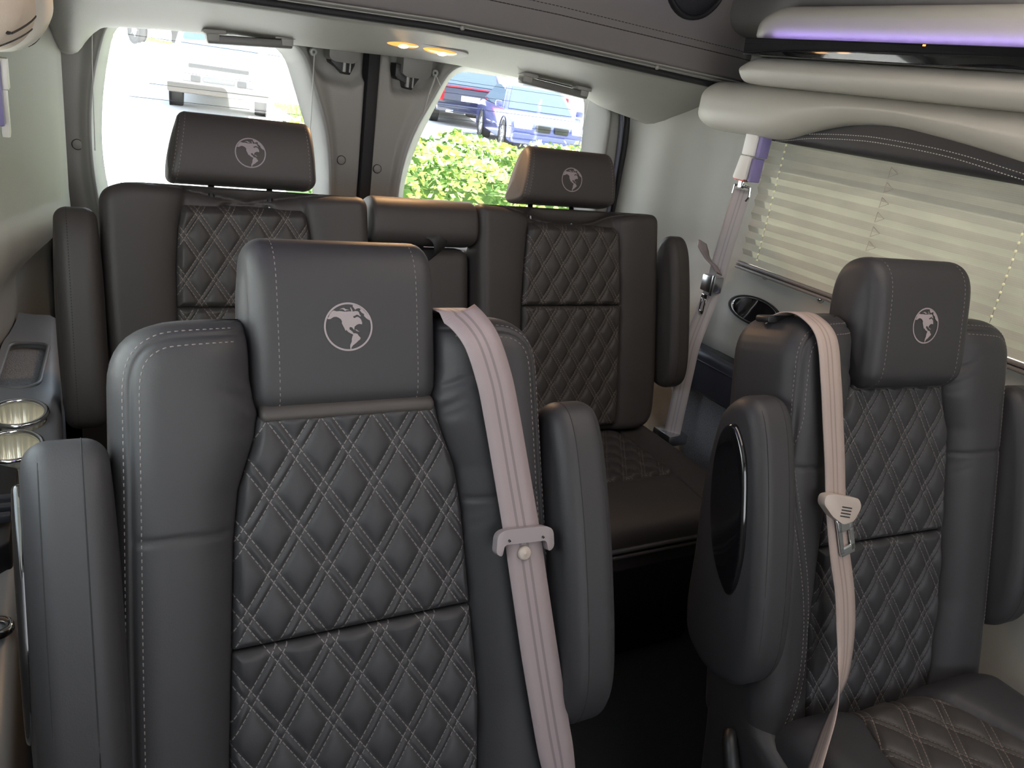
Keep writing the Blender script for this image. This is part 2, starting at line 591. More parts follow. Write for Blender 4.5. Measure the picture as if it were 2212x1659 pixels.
def loft(mb, prof, c0, c1, r, fmap, bulge=0.01, seg=6, capn=5, nmid=6, m=0, shrink=None):
    """cushion made of a closed profile (a, b) carried from c0 to c1, its two ends rounded and gently domed"""
    A = np.asarray(prof, float)
    n = len(A)
    cen = A.mean(0)
    d = np.roll(A, -1, 0) - np.roll(A, 1, 0)
    nrm = np.stack([d[:, 1], -d[:, 0]], -1)
    nrm /= np.linalg.norm(nrm, axis=1)[:, None] + 1e-9
    area = 0.5 * np.sum(A[:, 0] * np.roll(A[:, 1], -1) - np.roll(A[:, 0], -1) * A[:, 1])
    if area < 0:
        nrm = -nrm
    rings = []
    for side in (0, 1):
        rs = []
        for k in range(capn, 0, -1):                      # dome
            f = k / (capn + 0.6)
            ring = (A - nrm * r) * (1 - f) + cen * f
            rs.append((ring, bulge * (1 - (1 - f) ** 2)))
        for k in range(seg + 1):
            a_ = (k / seg) * math.pi / 2
            rs.append((A - nrm * (r - r * math.sin(a_)), -r * (1 - math.cos(a_))))
        if side == 0:
            rings += [(g, c0 - h) for g, h in rs]
            for k in range(1, nmid):
                f = k / nmid
                rings.append((A, (c0 + r) * (1 - f) + (c1 - r) * f))
        else:
            rings += [(g, c1 + h) for g, h in rs[::-1]]
    if shrink is not None:
        rings = [(shrink(g, c), c) for g, c in rings]
    V = np.concatenate([fmap(g[:, 0], g[:, 1], np.full(n, c)) for g, c in rings])
    F = []
    for i in range(len(rings) - 1):
        for k in range(n):
            k2 = (k + 1) % n
            F.append((i * n + k, i * n + k2, (i + 1) * n + k2, (i + 1) * n + k))
    F.append(tuple(range(n - 1, -1, -1)))
    F.append(tuple((len(rings) - 1) * n + k for k in range(n)))
    # orientation by signed volume of the strip
    q = np.array([f for f in F if len(f) == 4])
    c_ = V.mean(0)
    a, b, cc = V[q[:, 0]] - c_, V[q[:, 1]] - c_, V[q[:, 2]] - c_
    if np.einsum('ij,ij->i', a, np.cross(b, cc)).sum() < 0:
        F = [f[::-1] for f in F]
    mb.add(V, F, m)

def loft_stitch(mb, prof, c, fmap, inset=0.0, lo=0, hi=None, closed=True, **kw):
    A = np.asarray(prof, float)
    d = np.roll(A, -1, 0) - np.roll(A, 1, 0)
    nrm = np.stack([d[:, 1], -d[:, 0]], -1)
    nrm /= np.linalg.norm(nrm, axis=1)[:, None] + 1e-9
    if 0.5 * np.sum(A[:, 0] * np.roll(A[:, 1], -1) - np.roll(A[:, 0], -1) * A[:, 1]) < 0:
        nrm = -nrm
    B = A - nrm * inset
    P = fmap(B[:, 0], B[:, 1], np.full(len(B), c))
    Nn = fmap(B[:, 0] + nrm[:, 0] * 1e-3, B[:, 1] + nrm[:, 1] * 1e-3, np.full(len(B), c)) - P
    sl = slice(lo, hi)
    P, Nn = P[sl], Nn[sl]
    if closed and lo == 0 and hi is None:
        P, Nn = np.vstack([P, P[:1]]), np.vstack([Nn, Nn[:1]])
    dashes(mb, P, Nn, **kw)

def ribbon(mb, C, W, thick=0.0014, m=0, nw=4):
    """flat strap along centre points C with half-width vectors W; slightly domed across"""
    C = np.asarray(C, float); W = np.asarray(W, float)
    n = len(C)
    T = np.gradient(C, axis=0)
    T /= np.linalg.norm(T, axis=1)[:, None]
    Nn = np.cross(T, W)
    Nn /= np.linalg.norm(Nn, axis=1)[:, None]
    cum = np.concatenate([[0], np.cumsum(np.linalg.norm(np.diff(C, axis=0), axis=1))])
    V, U, F = [], [], []
    prof = [(-1 + 2 * k / nw, 1) for k in range(nw + 1)] + [(1 - 2 * k / nw, -1) for k in range(nw + 1)]
    k = len(prof)
    for i in range(n):
        for a, b in prof:
            V.append(C[i] + W[i] * a + Nn[i] * b * thick / 2)
            U.append(((a + 1) / 2, cum[i]))
    for i in range(n - 1):
        for j in range(k):
            j2 = (j + 1) % k
            F.append((i * k + j, i * k + j2, (i + 1) * k + j2, (i + 1) * k + j))
    F.append(tuple(range(k)))
    F.append(tuple((n - 1) * k + j for j in range(k))[::-1])
    mb.add(V, F, m, U)

# ------------------------------------------------------------------ the globe emblem
def _g(pts):
    return [((x - 930) / 478.0, -(y - 838) / 478.0) for x, y in pts]

GLOBE = [
    _g([(508, 665), (540, 640), (560, 590), (600, 540), (640, 515), (700, 533), (760, 528), (800, 532), (860, 542), (960, 535), (1040, 538), (1080, 530), (1130, 535),
        (1150, 555), (1160, 590), (1187, 628), (1180, 640), (1150, 620), (1110, 600), (1070, 620), (1030, 635), (1035, 660), (1060, 670), (1090, 650), (1120, 645), (1160, 665),
        (1190, 700), (1210, 765), (1205, 795), (1150, 785), (1100, 800), (1055, 835), (1045, 870), (1045, 905), (1020, 880), (1005, 855), (975, 845), (950, 850), (945, 890),
        (975, 910), (1005, 935), (1030, 970), (1060, 968), (1110, 985), (1130, 1020), (1168, 1060), (1160, 1090), (1120, 1120), (1070, 1165), (1010, 1205), (975, 1250), (975, 1290),
        (955, 1290), (948, 1230), (955, 1190), (985, 1130), (985, 1090), (1000, 1030), (1020, 998), (1000, 985), (960, 965), (915, 940), (885, 900), (865, 918), (840, 860),
        (815, 810), (795, 770), (800, 730), (780, 690), (740, 660), (690, 640), (640, 642), (600, 665), (570, 682), (525, 684)]),
    _g([(1035, 395), (1100, 408), (1170, 438), (1250, 500), (1325, 590), (1378, 680), (1398, 715), (1350, 712), (1300, 680), (1253, 630), (1255, 592), (1210, 567), (1170, 520),
        (1190, 490), (1150, 475), (1110, 482), (1075, 505), (1050, 470), (1028, 440)]),
    _g([(755, 502), (800, 475), (850, 468), (880, 490), (962, 512), (900, 512), (870, 530), (840, 500), (800, 488)]),
    _g([(975, 458), (992, 460), (1022, 520), (1012, 542), (995, 530)]),
    _g([(1062, 888), (1095, 900), (1147, 942), (1100, 930), (1075, 912)]),
]

def globe_mesh(cs, ct, rad, surf, fmap, lift=0.0008):
    bm = bmesh.new()
    N = 72
    ring = []
    for k in range(N):
        a = 2 * math.pi * k / N
        ring.append((bm.verts.new((math.cos(a) * 1.03, math.sin(a), 0)), bm.verts.new((math.cos(a) * 0.955, math.sin(a) * 0.925, 0))))
    for k in range(N):
        a, b = ring[k], ring[(k + 1) % N]
        bm.faces.new((a[0], b[0], b[1], a[1]))
    for poly in GLOBE:
        vs = [bm.verts.new((x, y, 0.0)) for x, y in poly]
        for tri in tessellate_polygon([[Vector((x, y, 0)) for x, y in poly]]):
            try:
                bm.faces.new([vs[i] for i in tri])
            except ValueError:
                pass
    long_e = [e_ for e_ in bm.edges if e_.calc_length() > 0.25]
    bmesh.ops.subdivide_edges(bm, edges=long_e, cuts=2, use_grid_fill=False)
    bmesh.ops.triangulate(bm, faces=bm.faces[:])
    bm.verts.index_update()
    P = np.array([v.co[:] for v in bm.verts])
    F = [[v.index for v in f.verts] for f in bm.faces]
    bm.free()
    s, t = cs + P[:, 0] * rad, ct + P[:, 1] * rad
    w = surf(s, t)
    top = fmap(s, t, w + lift)
    out = fmap(np.array([0.]), np.array([0.]), np.array([1.]))[0] - fmap(np.array([0.]), np.array([0.]), np.array([0.]))[0]
    G = []
    for f in F:
        nn = np.cross(top[f[1]] - top[f[0]], top[f[2]] - top[f[0]])
        G.append(f if nn @ out > 0 else f[::-1])
    mb = MB()
    mb.add(np.concatenate([top, fmap(s, t, w - 0.0012)]), G + [[i + len(top) for i in f[::-1]] for f in G])
    return mb

# ------------------------------------------------------------------ quilting height
def quilt_h(s, t, ps, pt, band, amp, tau=0.006):
    L = math.hypot(ps / 2, pt / 2)
    d, c = ps / 2 / L, pt / 2 / L
    P = ps * c
    h = 1.0
    for sg in (1, -1):
        p = s * c - t * d * sg
        fr = p / P + 0.5
        fr = fr - np.floor(fr) - 0.5
        dl = np.abs(np.abs(fr) * P - band / 2)
        h = h * (1 - np.exp(-dl / tau))
    return amp * h

# ================================================================== CAPTAIN CHAIRS
HP = [(-0.08, 0.150), (0.0, 0.160), (0.14, 0.167), (0.30, 0.157), (0.41, 0.150), (0.47, 0.142), (0.53, 0.121), (0.56, 0.116), (0.60, 0.122), (0.70, 0.122)]
CH_OUT = rounded([(-0.285, -0.06, 0.03), (0.285, -0.06, 0.03), (0.288, 0.10, 0.05), (0.282, 0.30, 0.05), (0.274, 0.50, 0.08), (0.268, 0.668, 0.085), (0.12, 0.674, 0.03), (-0.12, 0.674, 0.03),
                  (-0.268, 0.668, 0.085), (-0.274, 0.50, 0.08), (-0.282, 0.30, 0.05), (-0.288, 0.10, 0.05)], n=9)

SWOOP = catmull([(0.2640, 0.46), (0.2560, 0.40), (0.236, 0.317), (0.206, 0.202), (0.196, 0.121), (0.208, 0.041), (0.238, -0.018), (0.272, -0.05)], 8)
SW_SIDE = [0]

def chair_core(s, t, d):
    hp = ilerp(HP, t)
    e_ = np.abs(s) - hp
    w = -0.022 + 0.016 * sstep(-0.007, 0.003, e_) + 0.036 * (1 - np.exp(-np.maximum(e_, 0) / 0.026))
    w = w - 0.020 * sstep(0.552, 0.572, t) * (1 - sstep(-0.012, 0.004, e_))
    # cross seams on the bolsters and the welt near the outer edge
    w = w - 0.0035 * np.exp(-((t - 0.424 - 0.06 * np.maximum(e_, 0)) / 0.0028) ** 2) * (e_ > 0) * sstep(0.018, 0.022, d)
    w = w - 0.0030 * np.exp(-((d - 0.019) / 0.0022) ** 2) * (e_ > 0) * (1.0 - ((s * SW_SIDE[0] > 0) & (t < 0.44)))
    if SW_SIDE[0]:
        w = w - 0.0035 * np.exp(-(pdist(s * SW_SIDE[0], t, SWOOP, False) / 0.0026) ** 2)
    # soft creases beside the quilted panel
    for t_, k in ((0.575, 1.0), (0.548, 0.8), (0.535, 0.5), (0.40, 0.25), (0.385, 0.3)):
        w = w - 0.0035 * k * np.exp(-((t - t_ - 0.45 * e_) / 0.006) ** 2) * np.exp(-((e_ - 0.012) / 0.028) ** 2) * (e_ > 0)
    return w

def chair_surf(s, t, off=0.0):
    d = pdist(s, t, CH_OUT)
    return chair_core(np.asarray(s, float), np.asarray(t, float), d) - rnd(d, 0.048) + off

ARM = catmull([(-0.060, 0.490), (-0.040, 0.525), (-0.005, 0.546), (0.030, 0.536), (0.050, 0.490), (0.063, 0.400), (0.069, 0.310), (0.070, 0.205), (0.062, 0.135), (0.035, 0.088),
               (-0.010, 0.072), (-0.060, 0.082), (-0.102, 0.120), (-0.110, 0.180), (-0.098, 0.270), (-0.085, 0.390)], 5, True)
INSERT = catmull([(-0.004, 0.503), (-0.028, 0.485), (-0.042, 0.430), (-0.042, 0.350), (-0.026, 0.280), (0.006, 0.232), (0.026, 0.245), (0.037, 0.300), (0.037, 0.370), (0.030, 0.445), (0.014, 0.488)], 4, True)
CHEAD = catmull([(0.001, 0.594), (0.004, 0.670), (0.003, 0.728), (-0.012, 0.759), (-0.042, 0.771), (-0.078, 0.762), (-0.100, 0.728), (-0.108, 0.660), (-0.100, 0.588), (-0.074, 0.558),
                 (-0.035, 0.551), (-0.008, 0.565)], 5, True)
PROF = lambda a, b, c: FRONT(c, b, a)

def chead_surf(s, t):
    return np.interp(t, [0.594, 0.63, 0.67, 0.71, 0.735], [0.0012, 0.0032, 0.0042, 0.0041, 0.0025])

def smooth_outline(hp, ta, tb, c=0.0, n=24, rc=0.006, inset=0.0015):
    ts = np.linspace(ta, tb, n)
    h = ilerp(hp, ts) - inset
    pts = [(c + a, b, rc if k in (0, n - 1) else 0) for k, (a, b) in enumerate(zip(h, ts))]
    pts += [(c - a, b, rc if k in (0, n - 1) else 0) for k, (a, b) in list(enumerate(zip(h, ts)))[::-1]]
    return rounded(pts, n=4)

def make_chair(name, label, loc, rz, tilt, group, swoop=0):
    root = thing(name, label, 'seat', loc, rz, group)
    SW_SIDE[0] = swoop
    def back(o):
        o.location = (0, 0, 0.45)
        o.rotation_euler = (-R(tilt), 0, 0)
        return o
    mb = MB()
    pillow(mb, CH_OUT, 210, 180, chair_core, lambda s, t, d: np.full_like(s, -0.150), FRONT, 0.048, 0.055)
    for ins, wdd in ((0.012, 0.0013), (0.028, 0.0014)):
        tt = np.linspace(0.0, 0.60, 60)
        for sg in (1, -1):
            O_ = CH_OUT
            Nn_ = np.roll(O_, -1, 0) - np.roll(O_, 1, 0)
            Nn_ = np.stack([-Nn_[:, 1], Nn_[:, 0]], -1)
            Nn_ /= np.linalg.norm(Nn_, axis=1)[:, None]
            pth = [(sg * (p_[0] + n_[0] * ins), p_[1] + n_[1] * ins) for p_, n_ in zip(O_, Nn_) if p_[0] > 0.125 and p_[1] > -0.02]
            if SW_SIDE[0] == sg:
                off = 0.0075 if ins < 0.02 else -0.0075
                pth = [(sg * (a_ + off), b_) for a_, b_ in SWOOP[::-1]] + [p_ for p_ in pth if p_[1] > 0.48]
            pp = np.array(pth)
            pp = catmull(pp[::2], 4)
            stitch_on(mb, pp, chair_surf, FRONT, L=0.0052, gap=0.0024, wd=wdd)
    back(mb.build('backrest', [leather, thread], root))
    for nm, ta, tb in (('quilted_panel', 0.2785, 0.556), ('quilted_panel', -0.052, 0.2765)):
        mb = MB()
        ol = smooth_outline(HP, ta, tb)
        fr = lambda s, t, d: -0.003 + quilt_h(s + 0.0075, t - 0.511, 0.0655, 0.098, 0.0115, 0.0062) * sstep(0.0, 0.012, d)
        pillow(mb, ol, 150, 150, fr, lambda s, t, d: np.full_like(s, -0.03), FRONT, 0.010, 0.004, uv0=(-0.0075, 0.511))
        back(mb.build(nm, quilt_a, root))
    # headrest with its embroidered globe
    mb = MB()
    loft(mb, CHEAD, -0.119, 0.119, 0.024, PROF, bulge=0.008, nmid=14, seg=8)
    for sg in (1, -1):
        for c, ins in ((0.1035, 0.0060), (0.0885, 0.0002)):
            loft_stitch(mb, CHEAD, sg * c, PROF, inset=ins, L=0.0050, gap=0.0024)
        P_ = [(a, b, c) for a, b, c in FRONT(np.full(len(CHEAD), sg * 0.0965), CHEAD[:, 1], CHEAD[:, 0])]
        cen = np.array([0, 0.05, 0.675])
        P_ = [tuple(np.array(p) + (np.array([p[0], 0.05, 0.675]) - np.array(p)) * 0.035) for p in P_]
        mb.tube(P_ + [P_[0]], 0.0011, 6, m=2, cap=False)
    hd = back(mb.build('headrest', [leather, thread, thread_k], root))
    globe_mesh(-0.003, 0.660, 0.0300, chead_surf, FRONT).build('globe_emblem', embroid, hd)
    # dark sleeve under the headrest
    mb = MB()
    loft(mb, catmull([(-0.004, 0.547), (-0.006, 0.566), (-0.05, 0.575), (-0.10, 0.566), (-0.10, 0.547), (-0.05, 0.541)], 4, True), -0.112, 0.112, 0.006, PROF, bulge=0.0, seg=3, capn=2)
    back(mb.build('headrest_sleeve', leather_b, root))
    # folded-up armrests
    for sg in (-1, 1):
        mb = MB()
        fm = (lambda a, b, c, sg=sg: FRONT(c * sg, b, a))
        loft(mb, ARM, 0.274, 0.357, 0.026, fm, bulge=0.007, seg=8, nmid=6)
        loft_stitch(mb, ARM, 0.3545, fm, inset=0.0195, L=0.0045, gap=0.0022, wd=0.0012, h=0.0004)
        for c_, ins_ in ((0.3005, 0.0004), (0.3400, 0.0040)):
            Pt = fm(ARM[:, 0] * (1 - ins_ * 8), 0.31 + (ARM[:, 1] - 0.31) * (1 - ins_ * 3), np.full(len(ARM), c_))
            mb.tube(list(Pt) + [Pt[0]], 0.00085, 6, m=1, cap=False)
        ar = back(mb.build('armrest', [leather, thread_k], root))
        mb = MB()
        loft(mb, INSERT, 0.352, 0.3665, 0.006, fm, bulge=0.0015, seg=5, nmid=3)
        mb.build('gloss_insert', gloss_black, ar)
    # seat cushion
    HC = [(-0.02, 0.070), (0.05, 0.098), (0.12, 0.128), (0.22, 0.152), (0.34, 0.165), (0.50, 0.168)]
    out = rounded([(-0.262, -0.03, 0.05), (0.262, -0.03, 0.05), (0.272, 0.44, 0.09), (0.10, 0.475, 0.08), (-0.10, 0.475, 0.08), (-0.272, 0.44, 0.09)], n=8)
    def cf(s, t, d):
        e_ = np.abs(s) - ilerp(HC, t)
        return 0.098 + 0.016 * sstep(-0.006, 0.004, e_) + 0.022 * (1 - np.exp(-np.maximum(e_, 0) / 0.03)) - 0.05 * sstep(0.06, -0.03, t)
    mb = MB()
    pillow(mb, out, 70, 70, cf, lambda s, t, d: np.full_like(s, -0.02), FLAT, 0.05, 0.02)
    o = mb.build('seat_cushion', leather, root)
    o.location = (0, -0.02, 0.345); o.rotation_euler = (R(-3), 0, 0)
    mb = MB()
    ol = smooth_outline(HC, 0.0, 0.33, n=20)
    fr = lambda s, t, d: 0.113 + quilt_h(s, t - 0.05, 0.085, 0.12, 0.012, 0.008, 0.007) * sstep(0, 0.012, d) - 0.05 * sstep(0.06, -0.03, t)
    pillow(mb, ol, 110, 110, fr, lambda s, t, d: np.full_like(s, 0.03), FLAT, 0.010, 0.004, uv0=(0.0, 0.05))
    o2 = mb.build('quilted_seat_panel', quilt_c, root)
    o2.location = (0, -0.02, 0.345); o2.rotation_euler = (R(-3), 0, 0)
    # side shields, recline lever, pedestal
    for sg in (-1, 1):
        mb = MB()
        ol = rounded([(0.155, 0.57, 0.04), (0.106, 0.36, 0.05), (0.05, 0.07, 0.03), (-0.42, 0.07, 0.04), (-0.46, 0.31, 0.08), (-0.32, 0.375, 0.10), (-0.02, 0.425, 0.06), (0.05, 0.56, 0.05)], n=6)
        fm = (lambda s, t, w, sg=sg: np.stack([sg * w, s, t], -1))
        pillow(mb, ol, 36, 36, lambda s, t, d: np.full_like(s, 0.286), lambda s, t, d: np.full_like(s, 0.235), fm, 0.03, 0.01)
        mb.build('side_shield', leather, root)
    mb = MB()
    lv = catmull([(-0.288, 0.030, 0.398), (-0.302, 0.012, 0.388), (-0.309, -0.02, 0.352), (-0.308, -0.06, 0.325), (-0.307, -0.12, 0.31)], 6)
    mb.tube(lv, [0.006] + [0.010 + 0.004 * math.sin(k / (len(lv) - 1) * math.pi) for k in range(1, len(lv) - 1)] + [0.008], 10)
    mb.build('recline_lever', black_plastic, root)
    mb = MB()
    mb.box(-0.20, 0.20, -0.36, 0.02, 0.0, 0.34, 0.02)
    mb.build('pedestal', black_plastic, root, angle=40)
    return root

LFLOC, LFT = (-0.4665, 0.68, 0.0), 20.0
RCLOC, RCT, RCR = (0.472, 0.634, 0.003), 15.25, R(-4.38)
chair1 = make_chair('captain_chair', 'charcoal leather captain chair in the foreground, its quilted back nearest the camera', LFLOC, 0.0, LFT, 'captain chairs')
chair2 = make_chair('captain_chair', 'charcoal leather captain chair beside the pleated blind, glossy black inlay in its armrest', RCLOC, RCR, RCT, 'captain chairs', -1)
for c in chair2.children:                                   # this headrest stands a little further forward
    if c.name.startswith('headrest') and 'sleeve' not in c.name:
        c.location = (0, -0.036 * math.cos(R(RCT)), 0.45 + 0.036 * math.sin(R(RCT)))

def chair_world(loc, rz, tilt):
    a, c, s_ = R(tilt), math.cos(rz), math.sin(rz)
    def fn(s, t, w):
        s, t, w = (np.asarray(v, float) for v in (s, t, w))
        y = t * math.sin(a) - w * math.cos(a)
        z = 0.45 + t * math.cos(a) + w * math.sin(a)
        return np.stack([loc[0] + c * s - s_ * y, loc[1] + s_ * s + c * y, loc[2] + z], -1)
    return fn

def vec(fn, s, t, w):
    return fn(s, t, w) - fn(0, 0, 0)

# ------------------------------------------------------------------ belt on the foreground chair
fw = chair_world(LFLOC, 0.0, LFT)
belt = thing('seat_belt', 'wide mauve-grey seat belt hanging down the bolster of the foreground chair', 'seat belt', tuple(fw(0.15, 0.67, 0.0)))
def local(o_, P):
    return np.asarray(P) - np.array(o_.location[:])
ctr = catmull([(0.128, 0.640, -0.085), (0.134, 0.672, -0.060), (0.140, 0.683, -0.025), (0.150, 0.672, 0.010), (0.164, 0.640, 0.036), (0.178, 0.590, 0.043), (0.188, 0.540, 0.043), (0.203, 0.450, 0.042), (0.2135, 0.380, 0.043),
               (0.222, 0.320, 0.042), (0.238, 0.205, 0.041), (0.255, 0.095, 0.040), (0.268, 0.02, 0.038), (0.275, -0.05, 0.032)], 8)
hw = ilerp([(-0.05, 0.021), (0.06, 0.028), (0.2, 0.0285), (0.7, 0.0255)], ctr[:, 1])
P = fw(ctr[:, 0], ctr[:, 1], ctr[:, 2])
T = np.gradient(ctr, axis=0)
Wd = []
for i in range(len(ctr)):
    tt = T[i] / np.linalg.norm(T[i])
    side = np.cross(tt, [0, 0, 1.0]) if abs(tt[2]) < 0.85 else np.array([1.0, 0, 0])
    if side[0] < 0:
        side = -side
    side[1] *= 0.9
    side /= np.linalg.norm(side)
    Wd.append(vec(fw, *(side * hw[i])))
mb = MB()
ribbon(mb, local(belt, P), Wd, 0.0016)
mb.build('webbing', web_a, belt)
def plate(mb, poly, cs, ct, w0, w1, fn, rot=0.0, r=0.003, m=0, o_=None):
    ca, sa = math.cos(rot), math.sin(rot)
    def f(p, q, dpt):
        return tuple(local(o_, fn(cs + ca * p - sa * q, ct + sa * p + ca * q, dpt)))
    mb.prism([tuple(p) for p in poly], w0, w1, f, r, 2, m)
mb = MB()
plate(mb, rounded([(-0.038, 0.006, 0.005), (0.036, 0.006, 0.005), (0.036, -0.006, 0.005), (-0.038, -0.006, 0.005)], n=3), 0.138, 0.670, -0.070, -0.040, fw, 0.0, 0.002, o_=belt)
mb.build('slot_guide', black_plastic, belt, angle=40)
# tongue: rounded bracket the strap threads through
mb = MB()
br = rounded([(-0.043, 0.009, 0.008), (-0.030, 0.014, 0.006), (0.030, 0.014, 0.006), (0.043, 0.009, 0.008), (0.045, -0.017, 0.006), (0.036, -0.022, 0.004), (0.032, -0.006, 0.003), (-0.032, -0.006, 0.003), (-0.036, -0.022, 0.004), (-0.045, -0.017, 0.006)], n=4)
plate(mb, br, 0.2145, 0.372, 0.0405, 0.053, fw, R(-3), 0.0025, o_=belt)
for dx in (-0.026, 0.026):
    mb.lathe([(0.0, 0.0), (0.0016, 0.0004), (0.0016, -0.002)], local(belt, fw(0.2145 + dx, 0.3715 - dx * 0.05, 0.0532)), 'y', 10, 1)
mb.build('belt_tongue', [mauve_plastic, black_plastic], belt, angle=35)
mb = MB()
cb = local(belt, fw(0.2155, 0.350, 0.0440))
prof = [(0.0, -0.0050), (0.002, -0.0050), (0.0026, -0.0042), (0.0075, -0.0046), (0.0098, -0.0030), (0.0100, 0.0)]
mb.lathe([(r_, h_) for r_, h_ in prof], (0, 0, 0), 'y', 24)
bo = mb.build('stop_button', beige_plastic, belt, fix=True)
bo.location = cb
bo.rotation_euler = (-R(LFT), 0, 0)

# ------------------------------------------------------------------ belt on the right-hand chair
fr2 = chair_world(RCLOC, RCR, RCT)
belt2 = thing('seat_belt', 'taupe seat belt twisting down the right-hand captain chair, chrome tongue hanging free', 'seat belt', tuple(fr2(-0.2, 0.67, 0.0)))
ctr = catmull([(-0.224, 0.630, -0.085), (-0.224, 0.662, -0.068), (-0.225, 0.676, -0.036), (-0.223, 0.671, 0.000), (-0.219, 0.640, 0.034), (-0.212, 0.570, 0.044), (-0.200, 0.500, 0.044), (-0.190, 0.440, 0.044), (-0.179, 0.365, 0.044), (-0.165, 0.290, 0.046),
               (-0.147, 0.205, 0.050), (-0.148, 0.110, 0.060), (-0.186, 0.066, 0.085), (-0.224, 0.037, 0.106), (-0.286, -0.004, 0.140), (-0.330, -0.020, 0.165), (-0.345, -0.060, 0.175)], 8)
P = fr2(ctr[:, 0], ctr[:, 1], ctr[:, 2])
T = np.gradient(ctr, axis=0)
prm = np.linspace(0, 16, len(ctr))
keys = [(0, (1, 0, 0)), (10.4, (1, 0, 0)), (11.3, (0.93, -0.2, -0.3)), (12.0, (0.70, -0.42, -0.58)), (13.2, (0.30, -0.55, -0.78)), (16, (0.1, -0.55, -0.83))]
Wd = []
for i in range(len(ctr)):
    tt = T[i] / np.linalg.norm(T[i])
    g_ = np.array([float(np.interp(prm[i], [k for k, v in keys], [v[j] for k, v in keys])) for j in range(3)])
    side = g_ - tt * (g_ @ tt)
    side /= np.linalg.norm(side)
    Wd.append(vec(fr2, *(side * 0.0215)))
mb = MB()
ribbon(mb, local(belt2, P), Wd, 0.0016)
mb.build('webbing', web_c, belt2)
mb = MB()
plate(mb, rounded([(-0.036, 0.006, 0.005), (0.036, 0.006, 0.005), (0.036, -0.006, 0.005), (-0.036, -0.006, 0.005)], n=3), -0.224, 0.664, -0.082, -0.052, fr2, 0.0, 0.002, o_=belt2)
mb.build('slot_guide', black_plastic, belt2, angle=40)
mb = MB()
hd = rounded([(-0.040, 0.020, 0.012), (-0.024, 0.024, 0.006), (0.034, 0.024, 0.006), (0.046, 0.012, 0.010), (0.036, -0.014, 0.006), (0.014, -0.022, 0.005), (-0.014, -0.012, 0.006), (-0.040, 0.006, 0.012)], n=4)
plate(mb, hd, -0.184, 0.364, 0.0440, 0.0585, fr2, R(-12), 0.003, o_=belt2)
for k in range(4):
    q = [(-0.004, 0.004 - k * 0.005), (0.018, 0.004 - k * 0.005), (0.018, 0.0022 - k * 0.005), (-0.004, 0.0022 - k * 0.005)]
    plate(mb, q, -0.178, 0.366, 0.0580, 0.0592, fr2, R(-12), 0.0, 1, o_=belt2)
bt = mb.build('belt_tongue', [beige_plastic, black_plastic], belt2, angle=35)
mb = MB()
# chrome blade with a slot, built as a frame around the opening
for q in ([(-0.017, 0.0), (-0.0075, 0.0), (-0.0075, -0.060), (-0.017, -0.058)], [(0.0075, 0.0), (0.017, 0.0), (0.017, -0.058), (0.0075, -0.060)],
          [(-0.018, 0.006), (0.018, 0.006), (0.017, -0.022), (-0.017, -0.022)], [(-0.017, -0.048), (0.017, -0.048), (0.015, -0.064), (-0.015, -0.064)]):
    plate(mb, q, -0.166, 0.347, 0.0485, 0.0520, fr2, R(14), 0.001, o_=belt2)
mb.build('chrome_blade', chrome, bt, angle=35)

